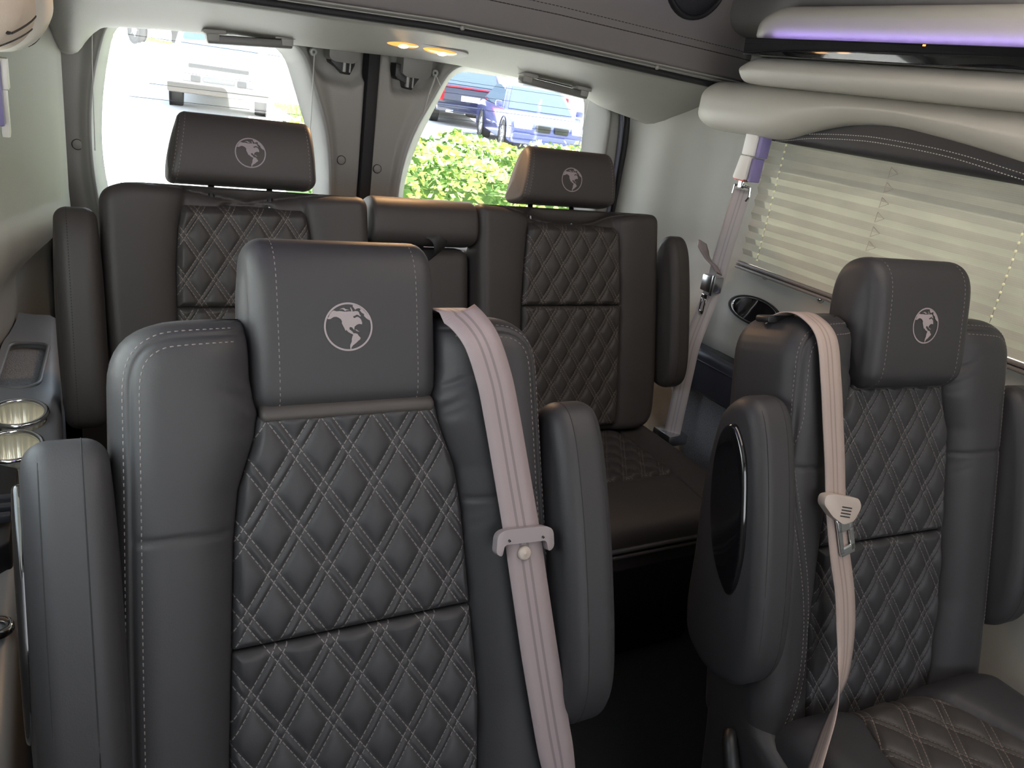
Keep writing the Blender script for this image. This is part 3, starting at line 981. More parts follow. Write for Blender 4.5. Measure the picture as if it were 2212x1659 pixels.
# ================================================================== REAR BENCH
bench = thing('rear_bench_seat', 'wide dark leather rear bench seat under the back-door windows, two globe headrests', 'bench seat', (0, 1.57, 0))
def bback(o):
    o.location = (0, 0, 0.5)
    o.rotation_euler = (-R(15), 0, 0)
    return o
HL = [(0.0, 0.142), (0.36, 0.143), (0.45, 0.141), (0.53, 0.135), (0.62, 0.118)]
HRt = [(0.0, 0.150), (0.10, 0.156), (0.37, 0.156), (0.45, 0.152), (0.53, 0.146), (0.62, 0.135)]
for nm, cx, hp, pts, pc in (
    ('backrest', -0.437, HL, [(-0.70, 0.02, 0.05), (-0.172, 0.02, 0.02), (-0.166, 0.30, 0), (-0.172, 0.618, 0.03), (-0.30, 0.614, 0.06), (-0.50, 0.580, 0.05), (-0.36, 0.580, 0.05), (-0.56, 0.613, 0.06), (-0.66, 0.620, 0.05), (-0.711, 0.600, 0.055), (-0.712, 0.40, 0)], (-0.474, 0.561)),
    ('backrest', 0.391, HRt, [(0.112, 0.02, 0.02), (0.665, 0.02, 0.07), (0.674, 0.15, 0.05), (0.668, 0.40, 0), (0.662, 0.622, 0.06), (0.60, 0.618, 0.05), (0.518, 0.610, 0.05), (0.45, 0.582, 0.05), (0.31, 0.582, 0.05), (0.24, 0.606, 0.06), (0.17, 0.617, 0.06), (0.104, 0.620, 0.02), (0.108, 0.40, 0)], (0.353, 0.561))):
    ol = rounded(pts, n=7)
    def core(s, t, d, cx=cx, hp=hp):
        e_ = np.abs(s - cx) - ilerp(hp, t)
        return -0.016 + 0.010 * sstep(-0.006, 0.004, e_) + 0.022 * (1 - np.exp(-np.maximum(e_, 0) / 0.03))
    mb = MB()
    pillow(mb, ol, 110, 110, core, lambda s, t, d: -0.115 + 0.072 * sstep(0.42, 0.58, t), FRONT, 0.026, 0.014)
    if cx < 0:
        sf = lambda s, t: core(s, t, pdist(s, t, ol)) - rnd(pdist(s, t, ol), 0.036)
        stitch_on(mb, [(-0.703, 0.06), (-0.703, 0.35), (-0.702, 0.50), (-0.698, 0.565), (-0.688, 0.592), (-0.672, 0.607)], sf, FRONT, L=0.005, gap=0.0025)
    bback(mb.build(nm, [leather_b, thread_k], bench))
    for pn, ta, tb in (('quilted_panel', 0.3715, 0.583), ('quilted_panel', 0.04, 0.3695)):
        mb = MB()
        po = smooth_outline(hp, ta, tb, cx)
        fr = lambda s, t, d: 0.002 + quilt_h(s - pc[0], t - pc[1], 0.0585, 0.0885, 0.0085, 0.0065, 0.005) * sstep(0, 0.012, d) - 0.02 * sstep(0.560, 0.586, t)
        pillow(mb, po, 120, 120, fr, lambda s, t, d: np.full_like(s, -0.04), FRONT, 0.010, 0.004, uv0=pc)
        bback(mb.build(pn, quilt_b, bench))
BHEAD = catmull([(0.014, 0.638), (0.022, 0.662), (0.024, 0.700), (0.016, 0.742), (0.000, 0.764), (-0.024, 0.768), (-0.050, 0.748), (-0.072, 0.706), (-0.086, 0.660), (-0.084, 0.640), (-0.060, 0.630), (-0.015, 0.629)], 5, True)
def bh_surf(s, t):
    return np.interp(t, [0.62, 0.655, 0.70, 0.742], [0.0145, 0.0222, 0.0243, 0.0170])
for a, b, gx, posts in ((-0.588, -0.289, -0.430, (-0.500, -0.381)), (0.218, 0.508, 0.360, (0.273, 0.399))):
    mb = MB()
    mid, half = (a + b) / 2, (b - a) / 2
    def ptaper(p, q, c, mid=mid):
        f = np.clip((q - 0.629) / 0.14, 0, 1.1)
        return FRONT(mid + (c - mid) * (1 - np.where(c < mid, 0.17, 0.06) * f), q, p)
    loft(mb, BHEAD, a, b, 0.016, ptaper, bulge=0.006, nmid=14, seg=7)
    for c, ins in ((a + 0.0165, 0.0002), (a + 0.006, 0.0040), (b - 0.0165, 0.0002)):
        loft_stitch(mb, BHEAD, c, ptaper, inset=ins, L=0.005, gap=0.0026, wd=0.0012)
    h = bback(mb.build('headrest', [leather_b, thread_b], bench))
    if a < 0:
        h.location = (0, -0.005 * math.sin(R(15)), 0.5 - 0.005 * math.cos(R(15)))
    globe_mesh(gx, 0.693 if a < 0 else 0.690, 0.0300, bh_surf, FRONT).build('globe_emblem', embroid, h)
    for pxx in posts:
        mb = MB()
        mb.tube([(pxx, 0.035, 0.55), (pxx, 0.035, 0.63)], 0.0065, 12)
        mb.build('headrest_post', mat('dark_steel', (0.16, 0.16, 0.165), 0.3, 1.0) if 'dark_steel' not in bpy.data.materials else bpy.data.materials['dark_steel'], h)
# centre section: top roll, folding armrest below it, pull strap
mb = MB()
loft(mb, catmull([(0.012, 0.530), (0.020, 0.560), (0.012, 0.600), (-0.015, 0.621), (-0.06, 0.622), (-0.11, 0.60), (-0.12, 0.55), (-0.08, 0.517), (-0.02, 0.515)], 5, True), -0.164, 0.102, 0.012, PROF, bulge=0.002, nmid=8)
bback(mb.build('head_roll', leather_b, bench))
mb = MB()
pillow(mb, rounded([(-0.155, 0.05, 0.03), (0.104, 0.05, 0.03), (0.104, 0.512, 0.035), (-0.155, 0.512, 0.035)], n=6), 50, 40, lambda s, t, d: np.full_like(s, -0.028), lambda s, t, d: np.full_like(s, -0.125), FRONT, 0.03, 0.03)
ca = bback(mb.build('folding_armrest', leather_b, bench))
mb = MB()
lp = catmull([(-0.040, 0.500, -0.032), (-0.034, 0.528, -0.016), (-0.020, 0.542, 0.006), (-0.004, 0.532, 0.016), (0.004, 0.508, 0.006), (0.002, 0.490, -0.024)], 6)
ribbon(mb, FRONT(lp[:, 0], lp[:, 1], lp[:, 2]), FRONT(np.full(len(lp), 0.018), np.full(len(lp), 0.012), np.full(len(lp), -0.004)), 0.002)
mb.build('pull_strap', web_k, ca)
# armrests folded up at both ends
BARM = catmull([(-0.045, 0.50), (-0.015, 0.552), (0.022, 0.560), (0.048, 0.52), (0.060, 0.43), (0.066, 0.32), (0.066, 0.21), (0.050, 0.155), (0.010, 0.137), (-0.035, 0.16), (-0.052, 0.25), (-0.052, 0.40)], 6, True)
for c0, c1 in ((-0.790, -0.716), (0.678, 0.748)):
    mb = MB()
    loft(mb, BARM, c0, c1, 0.024, PROF, bulge=0.006, seg=7)
    loft_stitch(mb, BARM, c0 + 0.022, PROF, inset=0.0003, L=0.004, gap=0.0015, wd=0.0016, h=0.0003)
    bback(mb.build('armrest', [leather_b, thread_k], bench))
# cushions
for nm, a, b in (('cushion', 0.212, 0.692), ('cushion', -0.70, 0.208)):
    mb = MB()
    ol = rounded([(a, -0.06, 0.03), (b, -0.06, 0.03), (b, 0.47, 0.03), (a, 0.47, 0.03)], n=6)
    sb = b - 0.112
    def cf(s, t, d, sb=sb, a=a):
        e_ = np.maximum(s - sb, 0)
        w = 0.112 + 0.012 * (1 - np.exp(-e_ / 0.03))
        w = w - 0.004 * np.exp(-((s - sb) / 0.003) ** 2) - 0.003 * np.exp(-((t - 0.29) / 0.003) ** 2) * (s < sb)
        return w - 0.012 * sstep(0.30, 0.47, t)
    pillow(mb, ol, 90, 90, cf, lambda s, t, d: np.full_like(s, -0.02), FLAT, 0.035, 0.012)
    # double piping at the front edge
    for dz in (0.030, 0.046):
        mb.tube([(a + 0.012, -0.4725, dz), (b - 0.012, -0.4725, dz)], 0.006, 8)
    o = mb.build(nm, leather_b, bench)
    o.location = (0, 0.07, 0.388)
    if a > 0:
        mb = MB()
        po = rounded([(a + 0.02, -0.04, 0.01), (sb - 0.003, -0.04, 0.01), (sb - 0.003, 0.287, 0.006), (a + 0.02, 0.287, 0.006)], n=4)
        fr = lambda s, t, d: 0.114 + quilt_h(s - 0.40, t - 0.05, 0.0585, 0.0885, 0.0085, 0.0085, 0.005) * sstep(0, 0.01, d)
        pillow(mb, po, 120, 120, fr, lambda s, t, d: np.full_like(s, 0.05), FLAT, 0.008, 0.004, uv0=(0.40, 0.05))
        o = mb.build('quilted_cushion_panel', quilt_b, bench)
        o.location = (0, 0.07, 0.388)
mb = MB()
mb.prism([(1.19 - 1.57, 0.385), (1.285 - 1.57, 0.0), (0.22, 0.0), (0.22, 0.385)], -0.69, 0.69, lambda p, q, d: (d, p, q), 0.006)
mb.build('base', black_plastic, bench, angle=40)

# ================================================================== VAN SHELL
RW = lambda s, t, w: np.stack([-w, t, s], -1)        # right side: s up, t along y, w into the cabin (w = -x)
LW = lambda s, t, w: np.stack([w, t, s], -1)         # left side (w = x)

mb = MB()
mb.box(-1.0, 1.0, -1.6, 2.34, -0.06, 0.0)
struct(mb.build('floor', carpet, smooth=False))

PRX = [(-1.6, 0.965), (1.62, 0.965), (1.72, 0.962), (1.88, 0.950), (1.98, 0.925), (2.05, 0.896), (2.10, 0.884), (2.27, 0.868)]
PLX = [(-1.6, -0.965), (1.35, -0.965), (1.62, -0.940), (1.80, -0.880), (1.95, -0.815), (2.05, -0.775), (2.13, -0.758), (2.27, -0.768)]

def wall_x(y, z, side):
    p = float(ilerp(PRX if side > 0 else PLX, y))
    if side < 0:
        kk = float(sstep(0.80, 0.97, z))
        p = p * kk + float(ilerp([(-1.6, -0.965), (1.6, -0.955), (1.9, -0.940), (2.08, -0.905), (2.27, -0.80)], y)) * (1 - kk)
    lo, hi = (1.72, 1.97) if side > 0 else (2.0, 2.2)
    k = 1 - float(sstep(lo, hi, y))
    off = (1.0 if side > 0 else 0.4) * float(ilerp([(0.0, 0.075), (0.60, 0.075), (0.72, 0.085), (0.76, 0.100), (0.84, 0.088), (0.90, 0.066), (0.945, 0.034), (0.975, 0.014), (1.0, 0.0), (2.0, 0.0)], z))
    return p - side * k * off

def side_wall(name, side, hole):
    ys = sorted(set([-1.6, -0.8, -0.3, 0.1] + list(np.round(np.linspace(0.2, 1.5, 14), 3)) + list(np.round(np.linspace(1.5, 2.27, 32), 4)) + [hole[0], hole[1]]))
    zs = sorted(set([0.0, 0.3, 0.5, 0.6, 0.68, 0.72, 0.74, 0.76, 0.78, 0.80, 0.82, 0.84, 0.86, 0.88, 0.90, 0.92, 0.935, 0.95, 0.965, 0.98, 0.99, 1.0, 1.1, 1.2, 1.3, 1.36, 1.42, 1.5, 1.56, 1.66] + [hole[2], hole[3]]))
    V = [(wall_x(y, z, side), y, z) for y in ys for z in zs]
    F = []
    nz = len(zs)
    for i in range(len(ys) - 1):
        for j in range(nz - 1):
            ym, zm = (ys[i] + ys[i + 1]) / 2, (zs[j] + zs[j + 1]) / 2
            if hole[0] < ym < hole[1] and hole[2] < zm < hole[3]:
                continue
            f = (i * nz + j, (i + 1) * nz + j, (i + 1) * nz + j + 1, i * nz + j + 1)
            F.append(f if side < 0 else f[::-1])
    mb = MB()
    mb.add(V, F)
    o = mb.build(name, trim_grey, angle=60)
    md = o.modifiers.new('thick', 'SOLIDIFY')
    md.thickness = 0.03
    md.offset = -1.0
    return struct(o)

side_wall('wall_right', 1, (-0.28, 1.60, 1.045, 1.35))
side_wall('wall_left', -1, (0.15, 1.35, 1.0, 1.36))
for nm, x, y0, y1 in (('window_3', 0.975, -0.28, 1.60), ('window_4', -0.975, 0.15, 1.35)):
    mb = MB()
    mb.box(x - 0.003, x + 0.003, y0, y1, 1.0, 1.36)
    struct(mb.build(nm, glass, smooth=False))

# roof
prof = catmull([(1.0, 1.615), (0.90, 1.618), (0.862, 1.645), (0.87, 1.72), (0.86, 1.82), (0.78, 1.92), (0.5, 1.97), (0, 1.985), (-0.5, 1.97), (-0.78, 1.92), (-0.86, 1.82), (-0.87, 1.72), (-0.862, 1.645), (-0.90, 1.618), (-1.0, 1.615)], 4)
mb = MB()
V, F = [], []
for y in (-1.6, 1.86):
    V += [(x, y, z) for x, z in prof]
n = len(prof)
for k in range(n - 1):
    F.append((k, k + 1, n + k + 1, n + k))
mb.add(V, F)
o = mb.build('ceiling', mat('ceiling_vinyl', (0.36, 0.35, 0.33), 0.55, bump=0.15, bscale=250))
md = o.modifiers.new('thick', 'SOLIDIFY'); md.thickness = 0.03; md.offset = 1.0
struct(o)
mb = MB()
mb.prism([(-1.0, 1.45), (1.0, 1.45), (1.0, 2.02), (-1.0, 2.02)], 2.29, 2.33, lambda p, q, d: (p, d, q))
mb.prism([(-1.0, 1.50), (1.0, 1.50), (1.0, 2.02), (-1.0, 2.02)], 1.87, 1.90, lambda p, q, d: (p, d, q))
mb.prism([(-1.0, 0.0), (1.0, 0.0), (1.0, 0.42), (-1.0, 0.42)], 2.29, 2.33, lambda p, q, d: (p, d, q))
mb.prism([(-1.02, 0.0), (-0.76, 0.0), (-0.76, 1.5), (-1.02, 1.5)], 2.29, 2.33, lambda p, q, d: (p, d, q))
mb.prism([(0.86, 0.0), (1.02, 0.0), (1.02, 1.5), (0.86, 1.5)], 2.29, 2.33, lambda p, q, d: (p, d, q))
struct(mb.build('wall_back', fascia_grey, smooth=False))
mb = MB()
mb.box(-1.0, 1.0, -1.62, -1.58, 0.0, 0.92)
mb.box(-1.0, 1.0, -1.62, -1.58, 1.66, 2.02)
struct(mb.build('wall_front_blocker', fascia_grey, smooth=False))  # unseen wall added to limit the daylight entering at the front

# rear headliner: an arched lip over the doors with a drooping ear at each side
LIP = [(-0.800, 1.400), (-0.790, 1.370), (-0.778, 1.338), (-0.762, 1.318), (-0.748, 1.311), (-0.733, 1.316), (-0.718, 1.338), (-0.695, 1.364), (-0.665, 1.379), (-0.57, 1.389), (-0.477, 1.395), (-0.186, 1.404), (0.139, 1.415), (0.40, 1.407),
       (0.576, 1.393), (0.66, 1.376), (0.72, 1.357), (0.80, 1.343), (0.86, 1.332), (0.91, 1.324), (0.935, 1.326), (0.955, 1.345), (0.968, 1.385), (0.975, 1.42)]
ZF = [(-0.80, 1.447), (-0.43, 1.459), (0.0, 1.472), (0.30, 1.471), (0.66, 1.462), (0.90, 1.456), (0.98, 1.452)]
xs = np.concatenate([np.linspace(-0.80, -0.66, 22), np.linspace(-0.64, 0.56, 32), np.linspace(0.58, 0.975, 40)])
lipc = catmull(LIP, 6)
lipz = np.interp(xs, lipc[:, 0], lipc[:, 1])
zf = ilerp(ZF, xs)
rows = []
for f, y in ((0.0, 1.852), (0.05, 1.87), (0.18, 1.91), (0.40, 1.97), (0.65, 2.03), (0.84, 2.075), (0.95, 2.11), (1.0, 2.145), (0.97, 2.175), (0.90, 2.195), (0.6, 2.22), (0.2, 2.25)):
    rows.append(np.stack([xs, np.full_like(xs, y), zf + (lipz - zf) * f], -1))
rows = [np.stack([xs, np.full_like(xs, 1.856), zf + 0.06], -1)] + rows
n = len(xs)
V = np.concatenate(rows)
F = [(i * n + k, i * n + k + 1, (i + 1) * n + k + 1, (i + 1) * n + k) for i in range(len(rows) - 1) for k in range(n - 1)]
mb = MB(); mb.add(V, F)
o = mb.build('trim_1', head_grey, fix=True)
md = o.modifiers.new('thick', 'SOLIDIFY'); md.thickness = 0.012; md.offset = 1.0
struct(o)

# dark fascia of the raised roof above the headliner, with its seams and bright edge rails
xs = np.linspace(-0.96, 0.962, 60)
zf = ilerp(ZF, xs) + 0.016
V, F = [], []
lev = [(0.0, 1.832), (0.012, 1.826), (0.10, 1.818), (0.20, 1.806), (0.34, 1.79)]
for h, y in lev:
    V += [(x, y, z + h) for x, z in zip(xs, zf)]
n = len(xs)
F = [(i * n + k, i * n + k + 1, (i + 1) * n + k + 1, (i + 1) * n + k) for i in range(len(lev) - 1) for k in range(n - 1)]
mb = MB(); mb.add(V, F)
for hh in (0.062, 0.080):
    pth = np.stack([xs, np.full_like(xs, 1.8205), zf + hh], -1)
    dashes(mb, pth, np.array([0, -1.0, 0.1]), L=0.010, gap=0.001, wd=0.0018, h=0.0016, m=1)
o = mb.build('trim_2', [fascia_grey, thread_k])
struct(o)
md = o.modifiers.new('thick', 'SOLIDIFY'); md.thickness = 0.008; md.offset = -1.0
mb = MB()
zc = ilerp(ZF, xs)
mb.tube(np.stack([xs, np.full_like(xs, 1.824), zc + 0.017], -1), 0.0024, 8)
mb.tube(np.stack([xs, np.full_like(xs, 1.834), zc + 0.010], -1), 0.0018, 8)
for x in (0.06, 0.64):
    i = int(np.argmin(abs(xs - x)))
    mb.lathe([(0.0, -0.003), (0.005, -0.002), (0.006, 0.004)], (x, 1.828, float(ilerp(ZF, x)) + 0.009), 'y', 12)
struct(mb.build('trim_3', trim_grey))
mb = MB()
mb.tube(np.stack([xs, np.full_like(xs, 1.842), zc + 0.001 - 0.004 * sstep(0.3, 0.9, xs)], -1), 0.0085, 8)
struct(mb.build('trim_4', black_rubber))

# ------------------------------------------------------------------ rear doors
def resample(poly, n, start):
    P = np.asarray(poly)
    i0 = int(np.argmin(((P - np.array(start)) ** 2).sum(1)))
    P = np.roll(P, -i0, axis=0)
    P = np.vstack([P, P[:1]])
    cum = np.concatenate([[0], np.cumsum(np.linalg.norm(np.diff(P, axis=0), axis=1))])
    q = np.linspace(0, cum[-1], n, endpoint=False)
    return np.stack([np.interp(q, cum, P[:, 0]), np.interp(q, cum, P[:, 1])], -1)

def polar(poly, cen, n):
    """sample a star-shaped outline at equal angles about a centre"""
    out = []
    P = np.asarray(poly); Q = np.roll(P, -1, 0)
    for k in range(n):
        a = 2 * math.pi * k / n
        d = np.array([math.cos(a), math.sin(a)])
        best = 0
        for p, q in zip(P, Q):
            e_ = q - p
            den = d[0] * e_[1] - d[1] * e_[0]
            if abs(den) < 1e-12:
                continue
            w = p - cen
            tt = (w[0] * e_[1] - w[1] * e_[0]) / den
            u = (w[0] * d[1] - w[1] * d[0]) / den
            if -1e-9 <= u <= 1 + 1e-9 and tt > best:
                best = tt
        out.append(cen + d * best)
    return np.array(out)

def make_door(name, outer, bez, gl, recess, caps, eyes, cords, cover, mech, fin):
    N = 240
    cen = np.asarray(gl).mean(0)
    O, B, G = polar(outer, cen, N), polar(bez, cen, N), polar(gl, cen, N)
    rings, ycoord = [], []
    NR = 26
    for k in range(NR + 1):
        f = k / NR
        Pk = O * (1 - f) + B * f
        y = 2.232 + recess(Pk[:, 0], Pk[:, 1]) - 0.012 * sstep(0.75, 1.0, f)
        if k == 0:
            rings.append(Pk); ycoord.append(y + 0.04)
            y = y + 0.006
        rings.append(Pk); ycoord.append(y)
    for f, dy in ((0.06, -0.003), (0.14, -0.004), (0.26, 0.001), (0.45, 0.014), (0.70, 0.034), (0.90, 0.052), (1.0, 0.058)):
        rings.append(B * (1 - f) + G * f)
        ycoord.append(ycoord[NR + 1] * (1 - f) + 2.222 * f + dy)
    V = np.concatenate([np.stack([r[:, 0], y, r[:, 1]], -1) for r, y in zip(rings, ycoord)])
    F, M = [], []
    for i in range(len(rings) - 1):
        for k in range(N):
            k2 = (k + 1) % N
            F.append((i * N + k, i * N + k2, (i + 1) * N + k2, (i + 1) * N + k))
            M.append(1 if i > NR + 1 else 0)
    mb = MB()
    mb.add(V, F); mb.M = M
    d = struct(mb.build(name, [door_grey, bezel_grey], fix=True))
    # make sure the panel faces the cabin
    mb = MB()
    mb.prism([tuple(p) for p in G[::3]], 2.283, 2.287, lambda p, q, dd: (p, dd, q))
    gz = np.linspace(G[:, 1].min() + 0.03, G[:, 1].max() - 0.03, 13)
    for z in gz:
        a, b = span(G, z)
        mb.box(a, b, 2.2815, 2.2828, z - 0.0005, z + 0.0005, m=1)
    mb.build('window_pane', [glass, black_plastic], d, smooth=False)
    for x, z in caps:
        mb = MB()
        mb.lathe([(0.0, -0.0020), (0.010, -0.0020), (0.0112, -0.0008), (0.0112, 0.004)], (x, 2.231 + float(recess(np.array([x]), np.array([z]))[0]), z), 'y', 24)
        mb.lathe([(0.0114, 0.0035), (0.0116, -0.0010), (0.0128, -0.0010), (0.0130, 0.0035)], (x, 2.231 + float(recess(np.array([x]), np.array([z]))[0]), z), 'y', 24, 1)
        mb.build('screw_cap', [door_grey, black_plastic], d)
    for (x, z), c in zip(eyes, cords):
        mb = MB()
        mb.lathe([(0.003, 0.0), (0.0045, -0.004), (0.0085, -0.004), (0.010, 0.0), (0.010, 0.012)], (x, 2.209, z), 'y', 16)
        mb.lathe([(0.0, 0.0), (0.0035, 0.0)], (x, 2.2085, z), 'y', 12, 1)
        ey = mb.build('cord_eyelet', [bezel_grey, black_plastic], d)
        mb = MB()
        mb.tube([(x, 2.203, z - 0.004)] + [(x + a, 2.206 + 0.01 * k, z + b) for k, (a, b) in enumerate(c)], 0.0011, 6)
        mb.build('guide_cord', string_m, d)
    mb = MB()
    x0, x1, z0, z1 = cover
    mb.prism(rounded([(x0, z1), (x0, z0 + 0.008, 0.006), (x0 + 0.014, z0, 0.008), (x1 - 0.012, z0, 0.008), (x1, z0 + 0.014, 0.006), (x1, z1)], 0.002, 3), 2.196, 2.252, lambda p, q, dd: (p, dd, q), 0.004)
    mb.build('latch_cover', mat('latch_cover_plastic', (0.20, 0.195, 0.185), 0.45) if 'latch_cover_plastic' not in bpy.data.materials else bpy.data.materials['latch_cover_plastic'], d, angle=40)
    mb = MB()
    mb.prism(mech, 2.214, 2.262, lambda p, q, dd: (p, dd, q), 0.002)
    mb.box(fin - 0.014, fin - 0.006, 2.207, 2.22, min(q for p, q in mech) + 0.006, max(q for p, q in mech) - 0.004, 0.001, m=1)
    mb.box(fin + 0.004, fin + 0.008, 2.209, 2.22, min(q for p, q in mech) + 0.006, max(q for p, q in mech) - 0.004, 0.001, m=1)
    mb.build('latch', [black_plastic, bezel_grey], d, angle=40)
    return d

outer_l = rounded([(-0.80, 0.40), (-0.030, 0.40), (-0.030, 1.47), (-0.80, 1.47)], 0.02)
bez_l = rounded([(-0.690, 0.86, 0.08), (-0.108, 0.86, 0.06), (-0.108, 1.06, 0.1), (-0.124, 1.190, 0.1), (-0.208, 1.405, 0.06), (-0.660, 1.402, 0.06), (-0.708, 1.230, 0.1), (-0.713, 1.06, 0.1)])
gl_l = rounded([(-0.655, 0.90, 0.08), (-0.150, 0.90, 0.05), (-0.146, 1.055, 0.08), (-0.168, 1.165, 0.1), (-0.250, 1.388, 0.06), (-0.640, 1.385, 0.05), (-0.672, 1.235, 0.1), (-0.683, 1.07, 0.1)])
def rec_l(x, z):
    zb = 1.312 + 0.11 * np.exp(-(x + 0.20) / 0.022) + 0.02 * sstep(-0.07, -0.03, x)
    return 0.026 * sstep(-0.010, 0.010, z - zb) * (x > -0.26)
def rec_r(x, z):
    zb = 1.310 + 0.11 * np.exp((x - 0.195) / 0.026) + 0.10 * sstep(0.055, 0.03, x)
    return 0.026 * sstep(-0.010, 0.010, z - zb) * (x < 0.26)
make_door('door_1', outer_l, bez_l, gl_l, rec_l, [(-0.735, 1.094), (-0.084, 1.111)], [(-0.181, 1.381), (-0.692, 1.385)], [[(0.0, -0.15), (0.0, -0.32)], [(-0.004, -0.1), (-0.006, -0.3)]],
          (-0.143, -0.064, 1.366, 1.43), [(-0.136, 1.375), (-0.132, 1.362), (-0.112, 1.352), (-0.094, 1.337), (-0.080, 1.337), (-0.068, 1.362), (-0.066, 1.375)], -0.088)
outer_r = rounded([(0.004, 0.40), (0.868, 0.40), (0.862, 1.10, 0.2), (0.852, 1.335, 0.09), (0.760, 1.455, 0.12), (0.004, 1.47)], 0.02)
bez_r = rounded([(0.082, 0.86, 0.06), (0.800, 0.86, 0.08), (0.800, 1.10, 0.1), (0.790, 1.385, 0.085), (0.640, 1.418, 0.08), (0.215, 1.412, 0.06), (0.100, 1.190, 0.1), (0.078, 1.06, 0.1)])
gl_r = rounded([(0.130, 0.90, 0.05), (0.735, 0.90, 0.06), (0.746, 1.07, 0.1), (0.738, 1.225, 0.1), (0.718, 1.392, 0.065), (0.252, 1.390, 0.05), (0.160, 1.180, 0.1), (0.127, 1.06, 0.08)])
make_door('door_2', outer_r, bez_r, gl_r, rec_r, [(0.023, 1.095)], [(0.163, 1.374), (0.690, 1.394)], [[(-0.012, -0.05), (-0.020, -0.11)], [(-0.006, -0.1), (-0.016, -0.30)]],
          (0.062, 0.147, 1.353, 1.43), [(0.048, 1.385), (0.048, 1.352), (0.056, 1.343), (0.078, 1.340), (0.084, 1.322), (0.100, 1.320), (0.108, 1.340), (0.120, 1.352), (0.120, 1.375)], 0.094)
mb = MB()
mb.tube([(0.163, 2.203, 1.370), (0.170, 2.198, 1.355), (0.180, 2.200, 1.342)], 0.0013, 6)
mb.tube([(0.163, 2.203, 1.370), (0.158, 2.199, 1.350), (0.150, 2.202, 1.315)], 0.0011, 6)
tag(mb.build('loose_cord', string_m), 'short loose white cord end hanging from eyelet left of right rear window', 'cord')
mb = MB()
mb.box(-0.030, 0.003, 2.215, 2.275, 0.40, 1.44, 0.004)
struct(mb.build('trim_5', black_rubber, angle=40))
mb = MB()
seal = catmull([(0.876, 2.225, 0.45), (0.876, 2.225, 0.90), (0.872, 2.222, 1.12), (0.864, 2.218, 1.26), (0.846, 2.214, 1.345), (0.80, 2.21, 1.40), (0.72, 2.21, 1.44)], 8)
mb.tube(seal, 0.010, 10)
struct(mb.build('trim_6', black_rubber))
mb = MB()
mb.tube(seal + np.array([-0.018, 0.004, -0.004]), 0.007, 8)
struct(mb.build('trim_7', mat('grey_blue_rubber', (0.12, 0.125, 0.17), 0.4)))

# ------------------------------------------------------------------ grab handles, dome lamp, speaker
handle_grey = mat('handle_plastic', (0.13, 0.125, 0.115), 0.45)
def grab(label, x0, z0, x1, z1, y):
    c = ((x0 + x1) / 2, y, (z0 + z1) / 2)
    h = thing('grab_handle', label, 'handle', c, 0, 'grab handles over the back doors')
    a = math.atan2(z1 - z0, x1 - x0)
    L = math.hypot(x1 - x0, z1 - z0) / 2
    def tf(V):
        V = np.asarray(V)
        return np.stack([V[:, 0] * math.cos(a) - V[:, 2] * math.sin(a), V[:, 1], V[:, 0] * math.sin(a) + V[:, 2] * math.cos(a)], -1)
    mb = MB()
    mb.box(-L * 0.97, L * 0.97, -0.020, 0.012, -0.024, -0.004, 0.005, tf=tf)
    mb.build('grip', handle_grey, h, angle=40)
    for sg in (-1, 1):
        mb = MB()
        mb.box(sg * L * 0.80 - 0.026, sg * L * 0.80 + 0.026, -0.026, 0.03, -0.003, 0.008, 0.005, tf=tf)
        mb.box(sg * L * 0.84 - 0.014, sg * L * 0.84 + 0.014, -0.022, 0.014, -0.018, 0.003, 0.003, tf=tf)
        mb.build('end_mount', trim_grey, h, angle=40)
    mb = MB()
    mb.box(-L * 0.70, L * 0.70, 0.006, 0.03, -0.002, 0.012, 0.003, tf=tf)
    mb.build('recess', black_plastic, h, angle=40)
grab('grey grab handle hanging above the left rear window', -0.468, 1.388, -0.268, 1.404, 2.085)
grab('grey grab handle tucked above the right rear window', 0.362, 1.405, 0.592, 1.388, 2.080)

lampT = thing('dome_lamp', 'lit oval dome lamp with two amber bulbs on the rear headliner', 'lamp', (0.030, 1.995, 1.4345))
lampT.rotation_euler = (R(-15), R(1.5), 0)
mb = MB()
o_ = rounded([(-0.125, -0.028, 0.028), (0.125, -0.028, 0.028), (0.125, 0.028, 0.028), (-0.125, 0.028, 0.028)], n=8)
mb.prism([tuple(p) for p in o_], -0.006, 0.012, lambda p, q, d: (p, q, d), 0.003)
mb.build('housing', trim_grey, lampT, angle=40)
for cx in (-0.055, 0.050):
    mb = MB()
    V, F = [], []
    for i in range(7):
        f = i / 6
        for k in range(28):
            t = 2 * math.pi * k / 28
            V.append((cx + 0.046 * math.cos(t) * math.sin(f * math.pi / 2), 0.021 * math.sin(t) * math.sin(f * math.pi / 2), -0.006 - 0.006 * math.cos(f * math.pi / 2)))
    for i in range(6):
        for k in range(28):
            k2 = (k + 1) % 28
            F.append((i * 28 + k, i * 28 + k2, (i + 1) * 28 + k2, (i + 1) * 28 + k))
    mb.add(V, F)
    ln = mb.build('lens', lens_amber, lampT)
    mb = MB()
    mb.lathe([(0.0, -0.0150), (0.008, -0.0142), (0.012, -0.0125), (0.013, -0.0105)], (cx + 0.006, 0, 0), 'z', 16)
    mb.build('bulb', bulb_glow, ln)
    pl = lamp('dome_bulb_light', 'SPOT', (0.03 + cx, 1.985, 1.412), 7.0, (1.0, 0.58, 0.28), spot_size=R(150), spot_blend=0.6, shadow_soft_size=0.02)
    aim(pl, (0.03 + cx, 1.2, 0.4))

